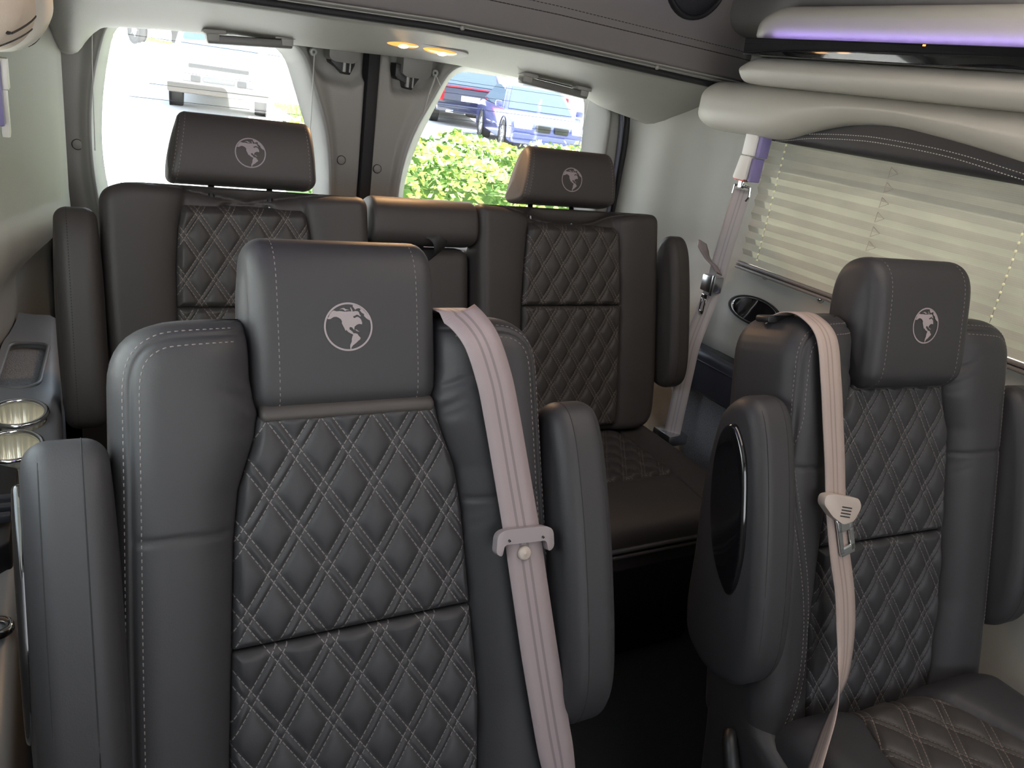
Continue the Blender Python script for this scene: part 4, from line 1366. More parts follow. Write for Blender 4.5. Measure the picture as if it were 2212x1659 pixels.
spk = thing('ceiling_speaker', 'round black speaker grille set in the dark fascia of the raised roof', 'speaker', (0.695, 1.803, 1.700))
spk.rotation_euler = (R(5), 0, 0)
mb = MB()
mb.lathe([(0.0, -0.006), (0.06, -0.007), (0.088, -0.006), (0.090, -0.002)], (0, 0, 0), 'y', 40)
mb.build('grille', mat('speaker_mesh', (0.010, 0.010, 0.012), 0.55, bump=1.0, bscale=900), spk, fix=True)
mb = MB()
mb.lathe([(0.089, 0.004), (0.090, -0.009), (0.097, -0.010), (0.102, -0.004), (0.103, 0.006)], (0, 0, 0), 'y', 40)
mb.build('rim', black_plastic, spk, fix=True)

# ------------------------------------------------------------------ right side: pads, strip, LEDs, valance, blind
def struct_pad(name, outline, nr, nc, crest, r, mtl, fmap=RW, depth=0.14):
    mb = MB()
    pillow(mb, outline, nr, nc, lambda s, t, d: np.full_like(s, crest), lambda s, t, d: np.full_like(s, crest - depth), fmap, r, 0.01)
    return struct(mb.build(name, mtl))
arch = [(1.54, 1.338), (1.45, 1.372), (1.345, 1.401), (1.22, 1.411), (1.047, 1.394), (0.885, 1.372), (0.66, 1.336)]
struct_pad('trim_8', rounded([(1.466, -0.6, 0.02), (1.466, 1.80, 0.05), (1.44, 1.845, 0.05), (1.355, 1.845, 0.05), (1.336, 1.79, 0.06)] + [(z, y, 0.06) for y, z in arch] + [(1.335, -0.6, 0.02)], n=6), 120, 26, -0.795, 0.055, pad_grey)
struct_pad('trim_9', rounded([(1.528, -0.6, 0.01), (1.528, 1.615, 0.02), (1.500, 1.672, 0.04), (1.463, 1.650, 0.03), (1.463, -0.6, 0.01)], n=6), 100, 22, -0.752, 0.040, pad_grey)
struct_pad('trim_10', rounded([(1.650, -0.6, 0.01), (1.645, 1.58, 0.05), (1.615, 1.640, 0.05), (1.565, 1.640, 0.01), (1.565, -0.6, 0.01)], n=6), 100, 26, -0.7655, 0.032, pad_grey)
# left-hand pads
struct_pad('trim_11', rounded([(1.466, 0.95, 0.05), (1.466, 1.80, 0.05), (1.44, 1.845, 0.05), (1.355, 1.845, 0.05), (1.336, 1.79, 0.06), (1.336, 0.95, 0.03)], n=6), 60, 26, -0.768, 0.055, pad_grey, LW, 0.17)
struct_pad('trim_12', rounded([(1.560, 0.95, 0.01), (1.560, 1.70, 0.03), (1.470, 1.70, 0.03), (1.470, 0.95, 0.01)], n=6), 30, 16, -0.80, 0.04, pad_grey, LW, 0.15)

mb = MB()
mb.prism(rounded([(0.740, 1.5665), (0.736, 1.5640, 0.002), (0.740, 1.5270, 0.002), (0.80, 1.5265), (0.80, 1.5615), (0.7445, 1.5615), (0.7435, 1.5665)], 0.001, 3), -0.6, 1.625, lambda p, q, d: (p, d, q), 0.0)
mb.tube([(0.7385, -0.6, 1.5272), (0.7385, 1.40, 1.5272)], 0.0010, 6, m=1)
g_ = mb.build('light_shelf', [gloss_black, chrome], angle=30)
tag(g_, 'long glossy black shelf strip with bright lower edge running along the right ceiling', 'shelf')
leds = thing('led_strip', 'row of violet light dots along the top of the glossy black strip', 'light strip', (0.7570, 0.9, 1.5620))
mb = MB()
mb.box(-0.005, 0.005, -1.2, 0.70, -0.001, 0.0005)
mb.build('tape', black_plastic, leds, smooth=False)
first = None
for k in range(44):
    y = 0.655 - k * 0.0335
    if first is None:
        mb = MB()
        mb.lathe([(0.0045, 0.0), (0.0045, 0.002), (0.003, 0.0032), (0.0, 0.0034)], (0, 0, 0.0003), 'z', 10)
        first = mb.build('led', led_glow, leds)
        first.location = (0, y, 0)
    else:
        c = first.copy(); COL.objects.link(c); c.parent = leds; c.location = (0, y, 0)
sl = lamp('led_strip_light', 'AREA', (0.7525, 0.85, 1.5660), 0.02, (0.40, 0.28, 1.0), shape='RECTANGLE', size=1.5, size_y=0.008)
sl.rotation_euler = (0, R(180), R(90))
mb = MB()
mb.box(0.7352, 0.7372, 1.118, 1.124, 1.561, 1.564)
tag(mb.build('indicator_light', led_red, smooth=False), 'tiny orange indicator on the upper edge of the glossy black strip', 'light')

VAL = [(1.333, 1.64, 0.0), (1.352, 1.58, 0.03), (1.39, 1.46, 0.08), (1.425, 1.33, 0.1), (1.433, 1.22, 0.1), (1.418, 1.05, 0.1), (1.392, 0.86, 0.1), (1.352, 0.64, 0.05), (1.333, 0.52, 0.0)]
vo = rounded([(a, b, c) for a, b, c in VAL], n=6)
mb = MB()
vfn = lambda s, t, d: np.full_like(np.asarray(s, float), -0.868) + 0.0
pillow(mb, vo, 90, 16, vfn, lambda s, t, d: np.full_like(s, -0.905), RW, 0.022, 0.008)
vs = lambda s, t: -0.868 - rnd(pdist(s, t, vo), 0.022)
for off in (0.0, -0.0105):
    p_ = catmull([(1.3385 + off * 0.4, 1.585), (1.352 + off, 1.53), (1.366 + off, 1.455), (1.377 + off, 1.34), (1.380 + off, 1.245), (1.374 + off, 1.08), (1.354 + off, 0.91), (1.340 + off * 0.4, 0.80)], 8)
    stitch_on(mb, p_, vs, RW, L=0.0050, gap=0.0022, wd=0.0018, h=0.001)
tag(mb.build('window_valance', [leather, mat('white_thread', (0.55, 0.52, 0.48), 0.8)]), 'arched charcoal leather valance with double pale stitching above the right window blind', 'valance')
# left valance: padded, sunlight on it put into the beige colour
vo2 = rounded([(1.425, 0.62, 0.05), (1.430, 1.52, 0.04), (1.402, 1.625, 0.05), (1.355, 1.645, 0.04), (1.318, 1.585, 0.05), (1.348, 0.62, 0.03)], n=8)
mb = MB()
pillow(mb, vo2, 60, 28, lambda s, t, d: np.full_like(s, -0.783), lambda s, t, d: np.full_like(s, -0.93), LW, 0.045, 0.01)
vs2 = lambda s, t: -0.783 - rnd(pdist(s, t, vo2), 0.045)
for off in (0.0, 0.012):
    p_ = catmull([(1.352 + off, 0.64), (1.362 + off, 0.95), (1.374 + off, 1.25), (1.384 + off, 1.45), (1.378 + off * 0.7, 1.530 + off), (1.356, 1.560 + off), (1.338 - off * 0.3, 1.545 + off), (1.330 - off * 0.3, 1.50 + off)], 8)
    stitch_on(mb, p_, vs2, LW, L=0.007, gap=0.0012, wd=0.0022, h=0.0008)
tag(mb.build('window_valance', [mat('sunlit_suede', (0.48, 0.41, 0.34), 0.8, bump=0.3, bscale=700, var=0.06, vscale=60), thread_k]), 'sunlit beige padded valance with curved dark stitching at the upper left edge', 'valance')

bl = thing('pleated_blind', 'drawn pleated fabric blind glowing across the right side window', 'blind', (0.925, 0.65, 1.0))
NP, pit = 10, 0.0335
V, F = [], []
ysb = np.linspace(-0.95, 0.995, 60)
zz = []
for k in range(NP * 2 + 1):
    zz.append((0.345 - k * pit / 2 - 0.0006 * k, 0.0048 if k % 2 else -0.0048))
for z, dx in zz:
    V += [(dx, y, z + 0.0015 * math.sin(y * 7 + z * 40)) for y in ysb]
n = len(ysb)
F = [(i * n + k, i * n + k + 1, (i + 1) * n + k + 1, (i + 1) * n + k) for i in range(len(zz) - 1) for k in range(n - 1)]
mb = MB(); mb.add(V, F)
o = mb.build('pleated_fabric', blind_m, bl, smooth=False)
md = o.modifiers.new('thick', 'SOLIDIFY'); md.thickness = 0.0006
mb = MB()
mb.box(-0.014, 0.012, -0.95, 0.995, 0.352, 0.372, 0.003)
mb.build('head_rail', beige_plastic, bl, angle=40)
mb = MB()
zb = zz[-1][0]
mb.box(-0.015, 0.014, -0.95, 0.995, zb - 0.010, zb - 0.001, 0.003)
mb.box(-0.018, 0.014, -0.95, 0.995, zb - 0.021, zb - 0.012, 0.003)
mb.build('bottom_rail', mat('rail_taupe', (0.16, 0.145, 0.14), 0.45), bl, angle=40)
hole_light = None
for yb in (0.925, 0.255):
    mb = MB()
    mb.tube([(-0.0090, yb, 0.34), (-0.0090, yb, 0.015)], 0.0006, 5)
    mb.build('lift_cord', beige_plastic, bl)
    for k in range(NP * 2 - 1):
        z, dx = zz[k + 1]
        if hole_light is None:
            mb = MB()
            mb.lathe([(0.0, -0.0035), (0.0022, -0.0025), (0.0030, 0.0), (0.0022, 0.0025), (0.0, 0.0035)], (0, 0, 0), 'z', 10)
            hole_light = mb.build('cord_hole_light', mat('pale_hole_light', (0.95, 0.93, 0.62), 0.25), bl)  # solid pale dot painting the daylight seen through a cord hole
            c = hole_light
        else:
            c = hole_light.copy(); COL.objects.link(c); c.parent = bl
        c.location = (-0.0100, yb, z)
for k in range(6):
    z0 = zz[2 * k + 2][0]
    mb = MB()
    y0 = 0.595
    mb.tube([(-0.0085, y0, z0 + 0.011), (-0.0120, y0 - 0.002, z0 - 0.013), (-0.0085, y0 - 0.022, z0 - 0.001), (-0.0085, y0, z0 + 0.011)], 0.0009, 5)
    mb.build('cord_loop', beige_plastic, bl)
for k, (y, z) in enumerate(((1.556, 0.975), (1.352, 0.970))):
    bk = thing('blind_bracket', ('small metal hold-down bracket with a loose wire end under the blind, nearest the rear belt', 'small metal hold-down bracket under the blind, just left of the right chair headrest')[k], 'bracket', (wall_x(y, z, 1) - 0.004, y, z))
    mb = MB(); mb.lathe([(0.0, -0.012), (0.006, -0.011), (0.010, -0.006), (0.0105, 0.0), (0.004, 0.001), (0.004, 0.012)], (0, 0, 0), 'x', 18)
    mb.build('button', steel, bk, fix=True)
    mb = MB(); mb.box(-0.003, 0.004, -0.004, 0.004, -0.022, -0.006, 0.001)
    mb.build('tab', steel, bk, angle=40)
    if k == 0:
        mb = MB(); mb.tube([(-0.006, 0.004, 0.004), (-0.012, 0.012, 0.022), (-0.010, 0.016, 0.034)], 0.0009, 6)
        mb.build('wire', steel, bk)

# oval recess in the right ledge, padded box and lower trim behind the right chair
yc, zc_ = 1.515, 0.885
cup = thing('oval_cup_recess', 'black oval recess with bright metal rim in the grey right ledge', 'cup holder', (wall_x(yc, zc_, 1), yc, zc_))
a_ = math.atan2(wall_x(yc, 0.92, 1) - wall_x(yc, 0.85, 1), 0.07)
cup.rotation_euler = (0, a_, 0)
def oval(f, x):
    return [(x, 0.092 * f * math.cos(2 * math.pi * k / 48), 0.036 * f * math.sin(2 * math.pi * k / 48)) for k in range(48)]
def rings(mb, rr, m=0, cap=True):
    V = [p for r_ in rr for p in r_]
    n = len(rr[0])
    F = [(i * n + k, i * n + (k + 1) % n, (i + 1) * n + (k + 1) % n, (i + 1) * n + k) for i in range(len(rr) - 1) for k in range(n)]
    if cap:
        F.append(tuple((len(rr) - 1) * n + k for k in range(n)))
    mb.add(V, F, m)
mb = MB(); rings(mb, [oval(1.06, 0.004), oval(1.06, -0.008), oval(1.0, -0.0095), oval(0.95, -0.006), oval(0.93, 0.0)], cap=False)
mb.build('rim', black_plastic, cup, fix=True)
mb = MB(); rings(mb, [oval(0.94, -0.006), oval(0.91, -0.0075), oval(0.885, -0.004)], cap=False)
mb.build('metal_ring', chrome, cup, fix=True)
mb = MB(); rings(mb, [oval(0.93, -0.003), oval(0.6, -0.002), oval(0.05, -0.0015)])
mb.build('liner', gloss_black, cup, fix=True)

box = thing('padded_armrest_box', 'dark navy padded armrest box with piped seams on the right wall behind the belt', 'armrest', (0.862, 1.5, 0.69))
mb = MB()
mb.box(-0.050, 0.06, -0.30, 0.29, -0.075, 0.050, 0.016, 3)
mb.build('body', navy, box, angle=50)
for k, dz in enumerate((0.022, 0.034)):
    mb = MB(); mb.tube([(-0.0505 + 0.003 * k, -0.29, dz), (-0.0505 + 0.003 * k, 0.28, dz)], 0.0022, 6)
    mb.build('piping', navy, box)
mb = MB(); mb.box(-0.025, 0.035, -0.10, 0.10, 0.046, 0.0515, 0.002)
mb.build('tray_opening', black_plastic, box, angle=40)
mb = MB()
mb.prism(rounded([(1.56, 0.0), (2.2, 0.0), (2.2, 0.60), (1.80, 0.58, 0.05), (1.66, 0.45, 0.1)], 0.02), 0.755, 0.90, lambda p, q, d: (d, p, q), 0.015)
struct(mb.build('trim_13', trim_grey, angle=40))
mb = MB()
mb.prism(rounded([(1.30, 0.30), (1.64, 0.30), (1.70, 0.60), (1.30, 0.60)], 0.02), 0.868, 0.892, lambda p, q, d: (d, p, q), 0.008)
struct(mb.build('trim_14', grey_carpet, angle=40))
mb = MB()
mb.box(0.70, 0.94, 0.15, 1.10, 0.0, 0.30, 0.03)
struct(mb.build('trim_15', grey_carpet, angle=40))

# ------------------------------------------------------------------ rear right shoulder belt
rb = thing('shoulder_belt', 'grey shoulder belt with chrome buckles strung down the wall beside the right window blind', 'seat belt', (0.86, 1.62, 1.33))
def rl(P):
    return np.asarray(P) - np.array([0.86, 1.62, 1.33])
mb = MB()
wd = np.array([-0.012, -0.020, -0.003])
mb.box(-0.030, 0.006, -0.020, 0.024, -0.042, 0.040, 0.004)
mb.box(-0.0305, -0.029, -0.012, 0.004, 0.012, 0.024, m=1)
mb.build('anchor_cover', [white_plastic, black_plastic], rb, angle=40)
mb = MB()
mb.box(-0.024, 0.010, -0.036, -0.0205, -0.044, 0.040, 0.003)
mb.box(-0.026, 0.008, -0.030, -0.016, -0.108, -0.046, 0.003)
mb.build('side_cover', purple_plastic, rb, angle=40)
mb = MB()
mb.prism(rounded([(-0.014, -0.044), (0.022, -0.044), (0.034, -0.106, 0.008), (-0.012, -0.106, 0.008)], 0.003), -0.032, -0.004, lambda p, q, d: (d, p, q), 0.003)
mb.prism([(-0.010, -0.1065), (0.030, -0.1065), (0.026, -0.1095), (-0.006, -0.1095)], -0.030, -0.006, lambda p, q, d: (d, p, q), 0.0, m=1)
mb.build('buckle_housing', [white_plastic, red_plastic], rb, angle=40)
mb = MB()
mb.box(-0.026, -0.010, -0.010, 0.014, -0.128, -0.106, 0.002)
for p0, p1 in (((-0.022, -0.030, -0.122), (-0.022, 0.026, -0.122)), ((-0.022, -0.030, -0.122), (-0.020, -0.032, -0.146)), ((-0.022, 0.026, -0.122), (-0.020, 0.030, -0.146)), ((-0.020, -0.032, -0.146), (-0.020, -0.024, -0.158))):
    mb.tube([p0, p1], 0.0035, 8)
mb.build('chrome_hook', chrome, rb, angle=40)
cw = catmull([(0.846, 1.622, 1.198), (0.846, 1.632, 1.10), (0.846, 1.640, 1.00), (0.846, 1.642, 0.93), (0.832, 1.640, 0.86), (0.790, 1.618, 0.76), (0.778, 1.606, 0.66), (0.774, 1.600, 0.56), (0.772, 1.596, 0.48)], 8)
mb = MB()
ribbon(mb, rl(cw), np.tile([[0.0165, -0.0175, 0.0]], (len(cw), 1)), 0.0018)
mb.build('webbing', web_b, rb)
mb = MB()
mb.box(-0.046, -0.004, 0.000, 0.046, -0.425, -0.378, 0.004)
mb.box(-0.050, -0.044, -0.010, 0.002, -0.430, -0.372, 0.002)
bk_ = mb.build('chrome_buckle', steel, rb, angle=40)
mb = MB()
lt = catmull([(-0.030, -0.002, -0.368), (-0.034, 0.020, -0.350), (-0.036, 0.048, -0.338), (-0.038, 0.072, -0.318), (-0.038, 0.085, -0.296)], 5)
ribbon(mb, lt, np.tile([[0.014, -0.004, -0.006]], (len(lt), 1)) * ilerp([(0, 0.6), (0.6, 0.8), (0.8, 1.25), (1, 0.9)], np.linspace(0, 1, len(lt)))[:, None], 0.005)
mb.build('release_lever', mauve_plastic, bk_)
mb = MB()
for q in ([(-0.012, 0.0), (0.012, 0.0), (0.012, -0.012), (-0.012, -0.012)], [(-0.010, -0.012), (-0.005, -0.012), (-0.005, -0.050), (-0.010, -0.050)], [(0.005, -0.012), (0.010, -0.012), (0.010, -0.050), (0.005, -0.050)], [(-0.010, -0.048), (0.010, -0.048), (0.008, -0.058), (-0.008, -0.058)]):
    mb.prism([(p + 0.018, z - 0.432) for p, z in q], -0.048, -0.044, lambda p, q_, d: (d, p, q_), 0.001)
mb.build('chrome_tongue', chrome, rb, angle=40)
mb = MB()
mb.box(-0.118, -0.045, -0.050, 0.030, -0.880, -0.845, 0.006)
mb.build('floor_anchor', steel, rb, angle=40)

# left shoulder belt, mostly cut off by the frame
lbp = (-0.862, 1.70, 1.245)
lb = thing('shoulder_belt', 'lilac and white belt anchor hanging under the beige valance at the left edge', 'seat belt', lbp)
mb = MB()
mb.box(-0.02, 0.010, -0.028, 0.02, -0.06, 0.05, 0.004)
mb.build('side_cover', purple_plastic, lb, angle=40)
mb = MB()
mb.box(0.006, 0.020, -0.014, 0.022, 0.000, 0.052, 0.003)
mb.prism([(-0.010, 0.002), (0.020, 0.0), (0.026, -0.075), (0.000, -0.082)], 0.002, 0.016, lambda p, q, d: (d, p, q), 0.003)
mb.build('buckle_housing', white_plastic, lb, angle=40)

# ------------------------------------------------------------------ left console
con = thing('side_console', 'grey side console along the left wall with cup holders and carpeted tray', 'console', (-0.87, 1.3, 0.0))
def cz(y):
    return float(ilerp([(0.2, 0.52), (1.0, 0.60), (1.2, 0.67), (1.32, 0.695), (1.5, 0.70), (1.95, 0.705), (2.06, 0.72)], y))
def cx(y):
    return float(ilerp([(0.2, -0.856), (1.05, -0.856), (1.18, -0.845), (1.30, -0.808), (1.40, -0.796), (1.9, -0.796), (2.06, -0.796)], y))
V, F = [], []
yl = list(np.linspace(0.25, 1.2, 14)) + list(np.linspace(1.24, 2.06, 24))
pr = lambda y: [(max(-0.920, wall_x(y, 0.62, -1) + 0.008), cz(y) + 0.006), (max(-0.910, wall_x(y, 0.62, -1) + 0.016), cz(y) + 0.004), (cx(y) - 0.05, cz(y)), (cx(y) - 0.018, cz(y) - 0.002), (cx(y) - 0.006, cz(y) - 0.010), (cx(y), cz(y) - 0.028), (cx(y), cz(y) - 0.11), (cx(y) - 0.012, cz(y) - 0.13), (cx(y) - 0.012, 0.0), (max(-0.920, wall_x(y, 0.62, -1) + 0.008), 0.0)]
for y in yl:
    V += [(x + 0.87, y - 1.3, z) for x, z in pr(y)]
n = 10
for i in range(len(yl) - 1):
    for k in range(n):
        k2 = (k + 1) % n
        F.append((i * n + k, i * n + k2, (i + 1) * n + k2, (i + 1) * n + k))
F.append(tuple(range(n))[::-1])
F.append(tuple((len(yl) - 1) * n + k for k in range(n)))
mb = MB(); mb.add(V, F)
body = mb.build('body', console_vinyl, con, smooth=True, fix=True)
CUPS = ((-0.862, 1.512), (-0.868, 1.385))
def carve(o, cutters):
    """cut the given solids out of a mesh and keep only the result"""
    for c in cutters:
        md = o.modifiers.new('cut', 'BOOLEAN')
        md.operation = 'DIFFERENCE'; md.solver = 'EXACT'; md.object = c
    dg = bpy.context.evaluated_depsgraph_get()
    me = bpy.data.meshes.new_from_object(o.evaluated_get(dg))
    o.modifiers.clear()
    o.data = me
    for c in cutters:
        bpy.data.objects.remove(c)
cut = []
for (x, y) in CUPS:
    mb = MB()
    mb.prism([(x + 0.87 + 0.0445 * math.cos(t), y - 1.3 + 0.0445 * 1.25 * math.sin(t)) for t in np.linspace(0, 2 * math.pi, 49)[:-1]], 0.62, 0.76, lambda p, q, d: (p, q, d))
    cut.append(mb.build('cutter', console_vinyl, con, fix=True))
mb = MB()
trp = rounded([(-0.905, 1.655, 0.03), (-0.832, 1.655, 0.04), (-0.815, 1.905, 0.03), (-0.890, 1.915, 0.03)], n=6)
mb.prism([(p[0] + 0.87, p[1] - 1.3) for p in trp], 0.688, 0.76, lambda p, q, d: (p, q, d))
cut.append(mb.build('cutter', console_vinyl, con, fix=True))
bpy.context.view_layer.update()
carve(body, cut)
body.data.set_sharp_from_angle(angle=R(40))
steel_ribs = mat('ribbed_steel', (0.88, 0.84, 0.70), 0.30, 0.6)  # cream reflected glow put into the steel's base colour
for (x, y) in CUPS:
    z = cz(y)
    mb = MB()
    V, F = [], []
    n = 96
    for h in (0.0, -0.068):
        for k in range(n):
            t = 2 * math.pi * k / n
            rr = (0.0432 if h == 0 else 0.0385) + 0.0009 * math.cos(t * 24)
            V.append((x + 0.87 + rr * math.cos(t), y - 1.3 + rr * 1.25 * math.sin(t), z + h + 0.010))
    F = [(k, n + k, n + (k + 1) % n, (k + 1) % n) for k in range(n)]
    k0 = len(V)
    V.append((x + 0.87, y - 1.3, z - 0.058))
    F += [(n + k, k0, n + (k + 1) % n) for k in range(n)]
    mb.add(V, F)
    cp = mb.build('cup_holder', steel_ribs, con, fix=True)
    mb = MB()
    ringp = [(x + 0.87 + 0.045 * math.cos(t), y - 1.3 + 0.045 * 1.25 * math.sin(t), z + 0.012) for t in np.linspace(0, 2 * math.pi, 49)]
    mb.tube(ringp, 0.0048, 8, cap=False)
    mb.build('chrome_ring', chrome, cp)
mb = MB()
tr = rounded([(-0.905, 1.655, 0.03), (-0.832, 1.655, 0.04), (-0.815, 1.905, 0.03), (-0.890, 1.915, 0.03)], n=6)
mb.prism([(p[0] + 0.87, p[1] - 1.3) for p in tr], 0.682, 0.692, lambda p, q, d: (p, q, d), 0.002)
tr_ = mb.build('carpet_tray', grey_carpet, con, angle=40)
mb = MB()
mb.tube([(p[0] + 0.87, p[1] - 1.3, 0.7025) for p in list(tr) + [tr[0]]], 0.004, 8, cap=False)
mb.build('tray_lip', console_vinyl, tr_)
mb = MB()
vt = [(-0.905, 1.30), (-0.853, 1.275), (-0.861, 1.13), (-0.905, 1.10)]
mb.prism([(p + 0.87, q - 1.3) for p, q in vt], 0.655, 0.705, lambda p, q, d: (p, q, d + (q + 0.1) * 0.28), 0.004)
for k in range(5):
    mb.box(-0.030, 0.010, -0.04 - k * 0.026, -0.028 - k * 0.026, 0.70, 0.712 , 0.001, m=1)
mb.build('control_panel', [black_plastic, navy], con, angle=40)
mb = MB()
mb.lathe([(0.012, 0.0), (0.013, 0.005), (0.019, 0.006), (0.021, 0.002), (0.021, -0.004)], (-0.008, -0.27, cz(1.03) + 0.006), 'z', 28)
mb.build('chrome_bezel', chrome, con)

# ================================================================== OUTSIDE
def gz(y):
    return float(ilerp([(-40, -0.65), (3, -0.65), (17.5, -0.05), (28, 0.35), (36, 0.78), (60, 1.0), (120, 1.25)], y))
asphalt = mat('sunlit_concrete', (0.55, 0.54, 0.52), 0.9, var=0.08, vscale=0.8)
V, F = [], []
ys = [-30, 3, 6, 10, 17.5, 28, 40, 70, 120]
for y in ys:
    V += [(-60, y, gz(y)), (60, y, gz(y))]
F = [(2 * i, 2 * i + 1, 2 * i + 3, 2 * i + 2) for i in range(len(ys) - 1)]
mb = MB(); mb.add(V, F)
struct(mb.build('parking_lot', asphalt, smooth=False))

grass_m = mat('grass_green', (0.22, 0.36, 0.05), 0.9, var=0.4, vscale=6)
def grass(name, x0, x1, y0, y1, n, h):
    V, F = [], []
    for k in range(n):
        x, y = rng.uniform(x0, x1), rng.uniform(y0, y1)
        a = rng.uniform(0, 6.28)
        z = gz(y)
        hh = h * rng.uniform(0.5, 1.2)
        dx, dy = math.cos(a) * 0.03, math.sin(a) * 0.03
        b = len(V)
        V += [(x - dx, y - dy, z - 0.01), (x + dx, y + dy, z - 0.01), (x + rng.uniform(-.06, .06), y + rng.uniform(-.06, .06), z + hh)]
        F.append((b, b + 1, b + 2))
    mb = MB(); mb.add(V, F)
    ys_ = np.linspace(y0, y1, 8)
    Vg = []
    for y in ys_:
        Vg += [(x0, y, gz(y) + 0.012), (x1, y, gz(y) + 0.012)]
    mb.add(Vg, [(2 * i, 2 * i + 1, 2 * i + 3, 2 * i + 2) for i in range(7)])
    return tag(mb.build(name, grass_m, smooth=False), kind='stuff')
g1 = grass('grass_strip', 3.4, 9.5, 8.5, 14.2, 9000, 0.12)
g2 = grass('grass_strip', 3.75, 5.8, 17.6, 20.5, 2500, 0.12)
g3 = grass('grass_strip', 2.6, 7.0, 40.5, 43.0, 2500, 0.14)
for g, l in ((g1, 'sunny grass growing behind the hedge'), (g2, 'bright grass patch growing beside the parked white pickup'), (g3, 'distant grass strip growing by the lot edge')):
    tag(g, l, 'grass')

# hedge: one dense clipped mass of small leaves
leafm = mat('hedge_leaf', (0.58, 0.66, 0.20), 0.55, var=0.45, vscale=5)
leafd = mat('hedge_leaf_shade', (0.08, 0.17, 0.025), 0.6, var=0.4, vscale=6)
mb = MB()
hx0, hx1, hy0, hy1 = 0.78, 6.5, 5.7, 7.4
V, F, M = [], [], []
for k in range(17000):
    f = rng.random()
    x = rng.uniform(hx0, hx1)
    if f < 0.55:
        y, z = hy0 + abs(rng.gauss(0, 0.10)) - 0.04 * math.sin(x * 9), rng.uniform(-0.6, 0.80)
    else:
        y, z = rng.uniform(hy0, hy1), 0.80 - abs(rng.gauss(0, 0.10))
    z += 0.05 * math.sin(x * 5.1 + 1) + 0.03 * math.sin(x * 13) + 0.02 * (x - 2)
    y += 0.10 * math.sin(x * 3.7) * math.cos(z * 4)
    a, b_, c_ = rng.uniform(0, 6.28), rng.uniform(-0.9, 0.9), rng.uniform(0.022, 0.048)
    u = Vector((math.cos(a), math.sin(a), b_)).normalized()
    v = u.cross(Vector((rng.uniform(-1, 1), rng.uniform(-1, 1), rng.uniform(-0.3, 1)))).normalized()
    p = Vector((x, y, z))
    k0 = len(V)
    V += [p - u * c_, p + v * c_ * 0.55, p + u * c_, p - v * c_ * 0.55]
    F.append((k0, k0 + 1, k0 + 2, k0 + 3))
    M.append(1 if rng.random() < 0.16 + 0.6 * (math.sin(x * 8.3 + 2 * math.sin(z * 9)) * math.sin(z * 11 + 1.3 * math.sin(x * 5)) > 0.35) else 0)  # dark clumps paint the shaded gaps between leaves, others vary at random
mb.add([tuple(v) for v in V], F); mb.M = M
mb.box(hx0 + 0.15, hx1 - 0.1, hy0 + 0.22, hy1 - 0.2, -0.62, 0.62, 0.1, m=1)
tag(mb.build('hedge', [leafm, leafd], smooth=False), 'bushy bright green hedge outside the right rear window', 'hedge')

paint_w = mat('white_paint', (0.85, 0.86, 0.87), 0.25, coat=0.5)
paint_k = mat('dark_blue_paint', (0.020, 0.024, 0.06), 0.15, coat=0.8)
paint_b = mat('blue_paint', (0.09, 0.10, 0.30), 0.15, coat=0.8)
paint_s = mat('silver_paint', (0.55, 0.57, 0.60), 0.25, coat=0.5)
win_b = mat('car_glass', (0.07, 0.10, 0.14), 0.05, coat=0.5)
tyre = mat('tyre_rubber', (0.05, 0.048, 0.045), 0.85)
rimm = mat('alloy_rim', (0.60, 0.61, 0.63), 0.3, 1.0)
bump_m = mat('bumper_grey', (0.11, 0.10, 0.09), 0.4)
lamp_w = mat('headlight_glass', (0.85, 0.87, 0.88), 0.1, coat=0.5)
lamp_r = mat('taillight_red', (0.55, 0.01, 0.02), 0.2, coat=0.5)
dark_gr = mat('grille_dark', (0.02, 0.02, 0.02), 0.4)

